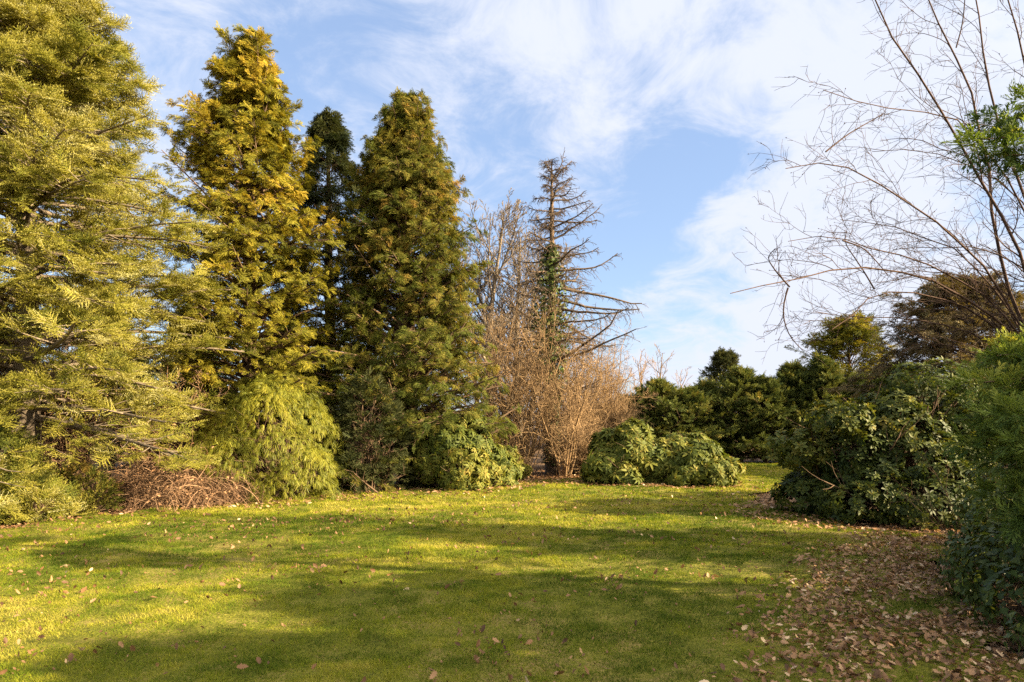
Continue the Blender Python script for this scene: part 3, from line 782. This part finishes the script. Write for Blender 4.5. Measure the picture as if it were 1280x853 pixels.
for i, (x, y, H, lab) in enumerate(((-8.9, 13.7, 3.3, 'bare brown bush close behind the trunk of the far left fir'), (-7.2, 14.0, 3.0, 'bare brown bush between the fir and the bramble heap'), (-9.9, 14.6, 3.4, 'bare brown thicket bush behind the far left fir'), (-7.7, 15.0, 2.6, 'bare brown bush behind the bramble heap and fir'), (-6.6, 15.6, 2.4, 'bare brown bush tucked below the golden conifer'))):
    twig_bush('bare_bush', x, y, H, 1.3, 14, lab, 'bramble', 'bare bushes behind the fir', THL)
for (x, y, H, lab) in ((-16.5, 21.5, 5.2, 'dark conifer far behind the fir, leftmost of the back row'), (-13.2, 22.5, 4.6, 'dark conifer far behind the fir, second of the back row'), (-10.4, 22.0, 4.9, 'dark conifer behind the fir and the board fence'), (-7.6, 22.6, 4.7, 'dark conifer far behind the golden conifer')):
    f = thing('back_conifer', (x, y, 0), lab, 'tree', 'dark conifers behind the left border')
    conifer(f, H, .1, lambda t, a: float(np.interp(t, [0, .3, .6, .85, 1], [1.8, 1.8, 1.3, .6, .05])), 130, M['hedge'], M['bark'], BRUSH, .34, (R(60), R(15)), .1, 7, 4, .03, .42, tint0=.45, thin_back=False, ragged=(.5, 1.3), spires=10)
def box(geo, c, s, tint=.5):
    c = np.array(c, float); s = np.array(s, float) / 2
    V = np.array([[x, y, z] for x in (-1, 1) for y in (-1, 1) for z in (-1, 1)]) * s + c
    geo.add(V, [[0, 1, 3, 2], [4, 6, 7, 5], [0, 4, 5, 1], [2, 3, 7, 6], [0, 2, 6, 4], [1, 5, 7, 3]], None, tint)

# ------------------------------------------------------------------ dead ivied spruce and the bare thicket behind the lawn
f = thing('dead_spruce', (1.17, 20.2, 0), 'leafless dead spruce with drooping branches and ivy up its trunk', 'tree')
H = 9.25; n = 9; zs = np.linspace(0, 1, n); tp = np.stack([1.17 + .0 * zs + rng.normal(0, .015, n), 20.2 + 0 * zs, -.05 + (H + .05) * zs], -1)
g = Geo(); tubes(g, tp[None], (.20 * (1 - zs) ** .85 + .015)[None], 9, .5); link_mesh('trunk', g, M['dead_bark'], f, True)
K = 100; t = .24 + .75 * np.arange(K) / K; a = np.arange(K) * 2.39996 + rng.normal(0, .35, K)
r = np.interp(t, [.2, .45, .65, .8, .92, 1], [2.5, 2.55, 2.0, 1.45, .85, .2]) * rng.uniform(.45, 1.2, K) * np.where(np.cos(a) > .1, 1.12, .72)
st = sample(tp[None], t[None])[0][0]; e = np.interp(t, [.2, .6, .85, 1], [R(-5), R(2), R(18), R(50)]) + rng.normal(0, .12, K)
lim = grow(st, np.stack([np.cos(a) * np.cos(e), np.sin(a) * np.cos(e), np.sin(e)], -1), r, 9, .12, (0, 0, -.3)); u = np.linspace(0, 1, 9); lim[..., 2] += (r[:, None] * .16 * u[None] ** 4)
lr = taper(.016 + .013 * r, 9, .3); g = Geo(); tubes(g, lim, lr, 5, .35)
bs, bd, par, s, br = sprout(lim, lr, 21, .15, .98, R(55), .3, planar=True); tw = grow(bs, bd, (.14 + .26 * r[par] * (1 - .6 * s)) * rng.uniform(.5, 1.3, len(par)), 4, .15, (0, 0, -.7)); tubes(g, tw, taper(np.full(len(tw), .009), 4, .5), 3, .35)
bs, bd, par, s, br = sprout(tw, taper(np.full(len(tw), .005), 4), 3, .2, .95, R(50), .3); t3 = grow(bs, bd, rng.uniform(.05, .16, len(bs)), 3, .2, (0, 0, -.5)); tubes(g, t3, taper(np.full(len(t3), .006), 3), 3, .35)
link_mesh('branches', g, M['dead_bark'], f)
n_ = 5200; z = rng.uniform(0.3, 6.8, n_); a = rng.uniform(0, 2 * math.pi, n_); rad = (.18 + .16 * vnoise(z, a * .6, 1.6)) * np.interp(z, [0, 2.2, 4.3, 5.6, 6.6], [.6, .75, 1.45, .9, .45]) * rng.uniform(.6, 1.9, n_)
P = np.stack([1.17 + np.cos(a) * rad, 20.2 + np.sin(a) * rad, z], -1); nr = np.stack([np.cos(a), np.sin(a), .3 + 0 * a], -1)
g = Geo(); scatter(g, IVY, P, unit(rng.normal(0, .5, P.shape) + [0, 0, -.6] + nr * .4), unit(nr + rng.normal(0, .3, P.shape)), .085 * rng.uniform(.6, 1.3, n_), .5 + rng.normal(0, .18, n_)); link_mesh('ivy', g, M['ivy'], f)

for (px, d, H, sp, stems, lab) in ((622, 19.6, 5.0, 1.4, 14, 'tan twiggy bush just right of the grey green rhododendron'), (655, 19.2, 4.9, 1.5, 15, 'tan twiggy bush left of the ivied dead spruce'), (705, 19.0, 3.6, 1.9, 17, 'tan twiggy bush in front of the ivied dead spruce'),
                                  (756, 22.0, 3.1, 1.5, 18, 'tan twiggy bush at the right end of the thicket'), (740, 19.6, 1.7, 1.3, 18, 'low brown twiggy bush beside the twin rhododendrons'),
                                  (728, 21.5, 5.4, 2.2, 20, 'tall tan twiggy bush right behind the ivied dead spruce'), (752, 23.0, 4.2, 2.1, 22, 'tan twiggy bush behind the twin lobed rhododendron')):
    twig_bush('twig_bush', (px - 640) / 853 * d, d, H, sp, stems, lab, 'twig', 'tan twiggy bushes round the dead spruce', THL, .55, r0=.028)
for (px, d, H, lab) in ((612, 25.5, 9.3, 'bare grey tree beside the green conifer'), (648, 26.5, 8.6, 'bare grey tree just left of the dead spruce')):
    x = (px - 640) / 853 * d; f = thing('bare_tree', (x, d, 0), lab, 'tree', 'bare trees behind the thicket')
    p = grow(np.array([[x, d, -.05], [x + .15, d + .05, -.05], [x - .1, d + .1, -.05]]), np.array([[.03, 0, 1], [.20, .05, 1], [-.14, 0, 1]]), np.array([H, H * .9, H * .82]), 9, .035, (0, 0, .1)); r = np.array([[.19], [.15], [.12]]) * np.linspace(1, .12, 9)[None]
    bare_tree(f, (p, r), M['grey_bark'], [(20, .22, .98, 44, .46, 8, .09, .42), (10, .15, .97, 42, .48, 6, .12, .5), (7, .2, .97, 38, .5, 4, .12, .7), (4, .3, .95, 36, .5, 3, .12, .8)], pull=(0, 0, .25), rmin=.010)
x = (812 - 640) / 853 * 36; f = thing('bare_tree', (x, 36, 0), 'small bare spreading tree rising behind the hedge', 'tree', 'bare trees behind the hedge')
p = grow(np.array([[x, 36, -.05]] * 4) + rng.normal(0, .1, (4, 3)) * [1, 1, 0], np.array([[-.35, 0, 1], [-.1, .2, 1], [.2, -.1, 1], [.45, .1, 1]]), np.array([4.6, 5.2, 5.2, 4.4]), 8, .05); bare_tree(f, (p, taper(np.full(4, .09), 8, .15)), M['twig'], [(10, .3, .98, 35, .4, 6, .1, .5), (7, .2, .97, 38, .45, 5, .12, .6), (4, .2, .97, 38, .5, 3, .12, .8)], pull=(0, 0, .2), rmin=.009)
f = thing('evergreen_shrub', at(717, 590, 20.2) * [1, 1, 0], 'small dark evergreen shrub below the tan twigs', 'shrub')
c = np.array(f.location); leafy_shrub(f, mounded(c, .3, 1.0, 6, 61), M['dark'], M['bark'], BRUSH, .22, 260, .6)
f = thing('pale_shrub', (-.1, 18.1, 0), 'small pale leaved shrub beside the grey green rhododendron', 'shrub')
leafy_shrub(f, mounded((-.1, 18.1), .55, .95, 7, 62), M['rhodo'], M['bark'], WHORL, .14, 420, .75)

# twin rhododendrons at the middle of the lawn's far end
for (x, y, R_, H, s, lab) in ((2.98, 17.0, 1.25, 1.56, 8, 'sunlit rhododendron mound, left and taller of the touching pair'), (4.22, 16.85, 1.25, 1.36, 9, 'sunlit rhododendron mound, right and lower of the touching pair')):
    f = thing('rhododendron', (x, y, 0), lab, 'shrub', 'rhododendrons at the far end of the lawn')
    ex_ = [(3.55, 16.7, .55, .5, .5, .45), (2.25, 16.7, .42, .55, .5, .40), (2.5, 17.2, .95, .5, .5, .4)] if s == 8 else [(3.75, 16.75, .6, .5, .5, .5), (5.05, 16.7, .38, .55, .5, .36), (4.6, 16.6, .75, .5, .4, .35)]
    leafy_shrub(f, mounded((x, y), R_, H, 24, s, .05, .33) + ex_, M['rhodo'], M['bark'], WHORL, .185, 3600, .48, .13, up=.35)

# ------------------------------------------------------------------ hedge and what shows beyond it
HG = [(788, 496, 26), (822, 476, 25.6), (858, 486, 25.4), (884, 480, 26), (925, 460, 25.5), (958, 474, 25.2), (990, 456, 25.6), (1028, 446, 25.2), (1075, 470, 24.8), (1120, 455, 24.6)]
HL = ['dark hedge conifer at the left end of the hedge', 'second dark hedge conifer from the left end, peaked', 'third hedge conifer from the left end, low topped', 'fourth hedge conifer from the left end, spiky', 'fifth hedge conifer from the left end, tall pointed',
      'sixth hedge conifer from the left end, lower', 'seventh hedge conifer from the left end, tall', 'eighth hedge conifer from the left end, tallest dark one', 'dark hedge conifer behind the large dark rhododendron', 'dark hedge conifer at the right end of the hedge']
for (px, py, d), lab in zip(HG, HL):
    x = (px - 640) / 853 * d; H = EYE + (HORIZON - py) / 853 * d - .3; f = thing('hedge_conifer', (x, d, 0), lab, 'hedge tree', 'conifers of the back hedge')
    conifer(f, H, .09, lambda t, a: float(np.interp(t, [0, .3, .6, .85, 1], [1.3, 1.35, 1.1, .55, .05])), 150, M['hedge'], M['bark'], BRUSH, .25, (R(62), R(15)), .1, 8, 5, .03, .42, tint0=.5, clump=.13, droop=.1, thin_back=False, ragged=(.5, 1.3), spires=9)
x, d = (1062 - 640) / 853 * 28, 28; f = thing('golden_shrub', (x, d, 0), 'golden green feathery conifer standing behind the hedge', 'tree')
conifer(f, 5.2, .12, lambda t, a: float(np.interp(t, [0, .4, .8, 1], [1.9, 2.1, 1.5, .6])), 130, M['gold'], M['bark'], FAN, .4, (R(55), R(20)), -.1, 7, 3, .1, .4, tint0=.42)
x, d = (905 - 640) / 853 * 70, 70; f = thing('distant_pine', (x, d, 0), 'far pine with dark spreading crown above the hedge', 'tree')
conifer(f, 8.2, .2, lambda t, a: float(np.interp(t, [0, .4, .6, .9, 1], [.1, .8, 2.0, 1.2, .3])), 60, M['dark'], M['bark'], BRUSH, .7, (R(40), R(15)), .2, 6, 3, .5, .4, tint0=.7, thin_back=False)
x, d = (926 - 640) / 853 * 66, 66; twig_bush('distant_tree', x, d, 6.2, 2.5, 12, 'far rusty brown bare tree above the hedge', 'twig', None, THL, .5, 'tree', .06)
f = thing('garage', (3.4, 37, 0), 'low flat roofed outbuilding with white roof edge behind the hedge', 'building')
g = Geo(); box(g, (3.4, 38.5, .95), (6.6, 3, 1.9)); link_mesh('wall', g, M['plaster'], f)
g = Geo(); box(g, (3.4, 38.4, 2.0), (7.2, 3.6, .2)); link_mesh('roof', g, M['roof'], f)

# ------------------------------------------------------------------ right side
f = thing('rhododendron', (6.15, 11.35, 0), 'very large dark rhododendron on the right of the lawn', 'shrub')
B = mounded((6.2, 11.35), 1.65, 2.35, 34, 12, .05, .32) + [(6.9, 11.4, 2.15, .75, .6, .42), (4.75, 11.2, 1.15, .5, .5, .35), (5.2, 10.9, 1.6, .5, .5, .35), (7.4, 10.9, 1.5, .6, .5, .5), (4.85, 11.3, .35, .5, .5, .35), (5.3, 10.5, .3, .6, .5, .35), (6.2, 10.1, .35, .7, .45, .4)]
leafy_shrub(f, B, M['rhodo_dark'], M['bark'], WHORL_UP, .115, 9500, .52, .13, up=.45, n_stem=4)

f = thing('bronze_conifer', (12.9, 19.6, 0), 'bronze brown conifer behind the bare arching tree', 'tree')
conifer(f, 5.5, .16, lambda t, a: float(np.interp(t, [0, .3, .7, .9, 1], [3.0, 3.0, 2.2, 1.0, .1])), 260, M['bronze'], M['bark'], FAN, .28, (R(35), R(5)), -.2, 8, 5, .05, .4, tint0=.5, clump=.14)


f = thing('evergreen_shrub', (8.9, 12.7, 0), 'dark bushy evergreen between the large rhododendron and the bronze conifer', 'shrub')
leafy_shrub(f, mounded((8.9, 12.7), 1.5, 2.5, 20, 71, .1, .38), M['hedge'], M['bark'], BRUSH, .24, 4200, .5, .13)


def trace(pts, d0, d1, n=10):
    P = np.array([at(px, py, d) for (px, py), d in zip(pts, np.linspace(d0, d1, len(pts)))]); s = np.r_[0, np.cumsum(np.linalg.norm(np.diff(P, axis=0), axis=1))]; s /= s[-1]; q = np.linspace(0, 1, n)
    out_ = np.stack([np.interp(q, s, P[:, i]) for i in range(3)], -1)
    sm = out_.copy(); sm[1:-1] = (out_[:-2] + 2 * out_[1:-1] + out_[2:]) / 4
    return sm


f = thing('bare_tree', (6.45, 8.3, 0), 'bare many stemmed tree arching out over the lawn from the right', 'tree')
BR = [([(1330, 560), (1300, 420), (1280, 316), (1238, 253), (1216, 200), (1185, 153), (1164, 116), (1132, 79), (1106, 42), (1092, 0), (1080, -60)], 8.3, 7.4, .034),
      ([(1325, 560), (1290, 430), (1260, 360), (1245, 300), (1238, 248), (1224, 132), (1211, 95), (1195, 61), (1174, 32), (1156, 0), (1140, -60)], 8.3, 8.6, .036),
      ([(1325, 560), (1310, 400), (1290, 260), (1262, 190), (1238, 121), (1226, 60), (1219, 0), (1212, -70)], 8.3, 9.0, .036),
      ([(1330, 560), (1320, 380), (1310, 200), (1285, 100), (1265, 30), (1255, -60)], 8.3, 8.0, .036),
      ([(1330, 580), (1290, 430), (1227, 327), (1185, 285), (1148, 264), (1111, 240), (1074, 211), (1021, 200), (982, 211)], 8.2, 6.9, .026),
      ([(1330, 600), (1290, 430), (1243, 390), (1195, 364), (1153, 345), (1111, 335), (1058, 333), (1016, 343), (987, 359), (942, 356), (913, 367)], 8.2, 6.6, .027),
      ([(1330, 600), (1300, 460), (1240, 400), (1180, 372), (1110, 362), (1095, 362), (1075, 385), (1050, 408), (1040, 412)], 8.2, 7.3, .024),
      ([(1335, 560), (1305, 330), (1260, 220), (1216, 158), (1180, 137), (1111, 135), (1053, 131), (1029, 113)], 8.3, 7.0, .022),
      ([(1330, 580), (1280, 420), (1230, 370), (1170, 330), (1120, 320), (1090, 318), (1074, 296), (1050, 287), (1010, 296), (985, 302)], 8.2, 7.6, .022),
      ([(1330, 600), (1290, 470), (1230, 420), (1160, 400), (1100, 395), (1060, 400), (1020, 390)], 8.4, 7.8, .022),
      ([(1330, 600), (1290, 440), (1240, 350), (1190, 310), (1140, 290), (1110, 290), (1080, 270), (1050, 275)], 8.4, 8.6, .022),
      ([(1330, 620), (1290, 500), (1240, 455), (1190, 430), (1150, 425), (1120, 445)], 8.2, 8.6, .02),
      ([(1335, 560), (1310, 300), (1270, 240), (1230, 210), (1180, 195), (1130, 185), (1090, 190)], 8.3, 8.8, .022)]
base = np.array([6.45, 8.3, -.05]); P = []; Rr = []
for i, (pts, d0, d1, r0) in enumerate(BR):
    q = trace(pts, d0, d1, 14); q[0] = base + np.r_[rng.normal(0, .15, 2), 0]; q[1] = q[0] * .4 + q[2] * .6; q[1:-1, :] += rng.normal(0, .015, (12, 3)); P.append(q); Rr.append(r0 * .72 * np.linspace(1, .22, 14))
P = np.array(P); Rr = np.array(Rr)
n_ = 60; a = rng.uniform(R(140), R(235), n_); e = rng.uniform(R(25), R(52), n_); s0 = base + rng.normal(0, .16, (n_, 3)) * [1, 1, 0]
ex = grow(s0, np.stack([np.cos(a) * np.cos(e) * .6, np.sin(a) * np.cos(e) * .6, np.sin(e) + .5], -1), rng.uniform(2.6, 4.2, n_), 14, .09, (-.8, 0, -.75))
ex = ex[ex[:, -6:, 2].min(1) > 2.5]; n_ = len(ex)
P = np.concatenate([P, ex]); Rr = np.concatenate([Rr, rng.uniform(.012, .024, (n_, 1)) * np.linspace(1, .2, 14)[None]])
g = Geo(); tubes(g, P, Rr, 6, .5)
link_mesh('stems', g, M['red_twig'], f, True)
# tips that fork off the long arching branch
forks = [trace([(987, 359), (970, 340), (958, 322), (969, 311)], 6.8, 6.7, 10), trace([(985, 360), (979, 380), (979, 400), (987, 422), (1003, 438)], 6.8, 6.9, 10), trace([(1093, 362), (1082, 343), (1064, 316), (1053, 301), (1058, 290)], 7.4, 7.3, 10),
         trace([(1053, 301), (1080, 310), (1100, 332), (1110, 345)], 7.3, 7.5, 10), trace([(1032, 190), (1058, 169), (1105, 142)], 7.0, 7.2, 10), trace([(1195, 60), (1203, 32), (1206, 0), (1208, -40)], 8.6, 8.5, 10)]
g = Geo(); tubes(g, np.array(forks), np.linspace(.009, .004, 10)[None], 5, .4)
bs, bd, par, s, br = sprout(P, Rr, 13, .24, .98, R(34), .25, up_bias=.3); L1 = rng.uniform(.4, 1.5, len(bs)) * (1.25 - .6 * s); side = grow(bs, bd + np.array([-.35, -.05, .1]), L1, 10, .11, (-.25, 0, -.15)); k = (side[:, -1, 2] > 2.15) & (side[:, -1, 0] > 2.35); side, br = side[k], br[k]; sr = taper(np.clip(br * .5, .0035, .010), 10, .35); tubes(g, side, sr, 4, .4)
allp = np.concatenate([side, np.array(forks)]); ar = np.concatenate([sr, np.broadcast_to(np.linspace(.007, .003, 10), (len(forks), 10))])
bs, bd, par, s, br = sprout(allp, ar, 8, .12, .97, R(48), .3); t2 = grow(bs, bd, rng.uniform(.08, .55, len(bs)) ** 1.1, 6, .17, (0, 0, .1)); k = (t2[:, -1, 2] > 2.1) & (t2[:, -1, 0] > 2.1); t2, br = t2[k], br[k]; tr = taper(np.clip(br * .6, .0026, .005), 6, .5); tubes(g, t2, tr, 3, .35)
bs, bd, par, s, br = sprout(t2, tr, 2, .2, .97, R(50), .3); t3 = grow(bs, bd, rng.uniform(.05, .2, len(bs)), 4, .2); tubes(g, t3, taper(np.full(len(t3), .0022), 4, .6), 3, .3)
k = rng.random(len(t2)) < .4; bud = model([(0, 0, 0), (.5, .28, 0), (.5, -.14, .24), (.5, -.14, -.24), (1, 0, 0)], (), [[0, 1, 2], [0, 2, 3], [0, 3, 1], [4, 2, 1], [4, 3, 2], [4, 1, 3]])
bake(g, bud, t2[k, -1], t2[k, -1] - t2[k, -2], unit(rng.normal(0, 1, (k.sum(), 3))), np.full(k.sum(), .022), np.full(k.sum(), .3)); link_mesh('branches', g, M['red_twig'], f)

# near soft conifer whose boughs come in from the right
f = thing('soft_conifer', (5.3, 5.5, 0), 'soft green feathery conifer reaching in at the right edge', 'tree')
H = 6.2; n = 9; zs = np.linspace(0, 1, n); tp = np.stack([5.3 + 0 * zs, 5.5 + 0 * zs, -.05 + (H + .05) * zs], -1); g = Geo(); tubes(g, tp[None], (.13 * (1 - zs) ** .8 + .012)[None], 9, .4); link_mesh('trunk', g, M['bark'], f, True)
tips = [(1200, 478, 5.1), (1198, 520, 5.0), (1215, 445, 5.3), (1240, 432, 5.5), (1205, 550, 4.9), (1222, 585, 4.8), (1245, 610, 4.7), (1240, 520, 4.7), (1262, 640, 4.6), (1255, 470, 5.2), (1268, 560, 4.5), (1275, 425, 5.4), (1208, 460, 5.6), (1230, 500, 5.8), (1225, 630, 5.1), (1250, 655, 5.2), (1285, 600, 4.6), (1290, 500, 4.8),
        (1206, 175, 5.3), (1222, 150, 5.5), (1234, 195, 5.2), (1258, 132, 5.5), (1262, 212, 5.3), (1285, 170, 5.2), (1300, 200, 5.5)]
S0, TT = [], []
for (px, py, d) in tips:
    e = at(px + (30 if py > 300 else 20), py, d); S0.append([5.3, 5.5, max(.15, e[2] - .15 - .18 * rng.random())]); TT.append(e)
for zt in np.linspace(.7, 6.0, 60):        # the rest of the crown, outside the frame
    a = rng.uniform(-1.9, 1.9); rad = np.interp(zt, [0, 2, 5, 6.2], [1.5, 1.6, 1.0, .2]); S0.append([5.3, 5.5, zt]); TT.append([5.45 + math.cos(a) * rad, 5.5 + math.sin(a) * rad * .8, zt + .15])
S0, TT = np.array(S0), np.array(TT); ln_ = np.linalg.norm(TT - S0, axis=1); u = np.linspace(0, 1, 8); lim = S0[:, None] * (1 - u)[None, :, None] + TT[:, None] * u[None, :, None]; lim[..., 2] += np.sin(u * math.pi)[None] * .08 * ln_[:, None]
lr = taper(.008 + .005 * ln_, 8, .25); g = Geo(); tubes(g, lim, lr, 5, .5)
bs, bd, par, s, br = sprout(lim, lr, 17, .2, .99, R(45), .2, planar=True); bl = (.36 * ln_[par] * (1.05 - s) + .08) * rng.uniform(.6, 1.2, len(par)); bra = grow(bs, bd, bl, 4, .1, (0, 0, -.2)); tubes(g, bra, taper(br * .3, 4), 3, .3); link_mesh('limbs', g, M['bark'], f)
ss = .05 + .95 * (np.arange(1)[None] + rng.random((len(par), 1))) / 1; Pp, T_ = sample(bra, ss); lt = rng.normal(0, .10, len(S0)); tt_ = np.repeat(lt[par], 1)
pl, tl_ = sample(lim, .15 + .85 * rng.random((len(lim), 14))); Pp = np.concatenate([Pp.reshape(-1, 3), pl.reshape(-1, 3)]); T_ = np.concatenate([T_.reshape(-1, 3), tl_.reshape(-1, 3)]); tt_ = np.concatenate([tt_, np.repeat(lt, 14)])
tb = []
for i_, e in enumerate(TT[:len(tips)]):
    for w_ in range(3):
        sz_ = rng.uniform(.08, .155) * (.8 if tips[i_][1] < 300 else 1); c_ = e + (S0[i_] - e) * .14 * w_ + rng.normal(0, .03, 3); tb.append((*c_, sz_ * 1.25, sz_ * 1.0, sz_ * .5))
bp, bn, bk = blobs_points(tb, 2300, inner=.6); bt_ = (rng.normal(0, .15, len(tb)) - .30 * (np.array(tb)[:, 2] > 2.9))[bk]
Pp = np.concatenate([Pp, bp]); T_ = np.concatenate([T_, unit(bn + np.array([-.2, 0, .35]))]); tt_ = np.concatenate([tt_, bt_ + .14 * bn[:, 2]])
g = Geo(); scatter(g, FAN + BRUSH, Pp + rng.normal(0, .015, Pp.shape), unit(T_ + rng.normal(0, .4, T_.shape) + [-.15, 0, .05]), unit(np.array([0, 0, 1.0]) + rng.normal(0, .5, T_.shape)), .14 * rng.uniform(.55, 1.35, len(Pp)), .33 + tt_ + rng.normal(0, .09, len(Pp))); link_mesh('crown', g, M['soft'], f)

# ivy mound and small leaved evergreen at the lower right
def leaf_mound(name, blobs, mat, models, size, n, label, cat, loc, tint0=.45, up=.9, spread=.5, group=None):
    f = thing(name, loc, label, cat, group); shrub_stems(f, blobs, M['bark'], 5, .012)
    P, nrm, k = blobs_points(blobs, n, inner=.3); D = unit(np.cross(nrm, rng.normal(0, 1, P.shape)) + np.array([0, 0, -.35])); U = unit(nrm + np.array([0, 0, up * .4]) + rng.normal(0, spread * .5, P.shape))
    g = Geo(); scatter(g, models, P, D, U, size * rng.uniform(.6, 1.35, len(P)), tint0 + rng.normal(0, .16, len(P))); link_mesh('foliage', g, M[mat], f); return f


leaf_mound('ivy_mound', [(3.95, 4.9, .2, .5, .7, .42), (4.15, 5.6, .25, .5, .6, .45), (4.65, 6.3, .25, .6, .6, .5), (3.65, 4.2, .15, .45, .6, .35), (4.4, 5.2, .4, .7, .8, .55), (3.9, 4.1, .3, .6, .6, .5)], 'ivy', IVY, .06, 10500, 'glossy dark ivy mound beside the drift of brown leaves', 'ivy', (4.0, 5.0, 0))
leaf_mound('holly_shrub', [(5.0, 6.9, .55, .55, .5, .5), (4.75, 6.4, .6, .45, .45, .4), (5.3, 6.5, .8, .6, .6, .5), (5.6, 7.4, .7, .7, .6, .6)], 'ivy', IVY, .05, 5200, 'small leaved glossy evergreen above the ivy mound', 'shrub', (5.1, 6.8, 0), .55)
twig_bush('twig_shrub', 5.35, 7.7, 1.5, 1.5, 16, 'thin bare leaning stems in front of the large dark rhododendron', 'twig', None, [(5, .3, .97, 28, .4, 5, .1, .6), (3, .3, .95, 35, .4, 4, .12, .7)], .3, r0=.007, lean=-.45)

# trees just outside the right of the picture whose shade falls on the lawn
OUT = [(9.0, 6.9, 4.2, 1.4), (8.6, 3.3, 4.3, 1.3), (7.6, 2.0, 4.2, 1.3), (8.2, -.6, 3.6, 1.3)]
OL = ['broad garden conifer right of the soft green conifer', 'second garden conifer beyond the right edge', 'garden conifer nearest the lawn beyond the right edge', 'small garden conifer beside the house end']
for (x, y, H, rad), lab in zip(OUT, OL):
    f = thing('garden_conifer', (x, y, 0), lab, 'tree', 'garden conifers along the right boundary')
    conifer(f, H, .12, lambda t, a, rad=rad: float(np.interp(t, [0, .3, .7, .9, 1], [rad, rad * 1.05, rad * .75, rad * .4, .1])), 90, M['hedge'], M['bark'], BRUSH, .42, (R(60), R(10)), .05, 6, 3, .04, .45, thin_back=False)

# ------------------------------------------------------------------ small things on the lawn
f = Geo(); u = np.linspace(0, math.pi, 7); w = np.linspace(0, 2 * math.pi, 11)[:-1]; V = np.array([[math.sin(a) * math.cos(b), math.sin(a) * math.sin(b), math.cos(a)] for a in u for b in w]); V *= 1 + .12 * np.sin(V[:, :1] * 4 + V[:, 1:2] * 5)
Q = [[i * 10 + j, i * 10 + (j + 1) % 10, (i + 1) * 10 + (j + 1) % 10, (i + 1) * 10 + j] for i in range(6) for j in range(10)]
f.add(V * [.10, .07, .04] + at(290, 637, 12.25) * [1, 1, 0] + [0, 0, .03], Q, None, .1); tag(link_mesh('stone', f, M['stone'], None, True), 'pale flat stone at the lawn edge below the thread cypress', 'stone')
g = Geo(); p = at(507, 746, 6.18); bake(g, OAK[2], np.array([[p[0], p[1], .05]]), np.array([[.6, .3, .5]]), np.array([[.2, -.8, .5]]), [.085], [.97], 0); tag(link_mesh('pale_leaf', g, M['litter']), 'single pale upturned leaf on the sunlit strip of lawn', 'leaf')
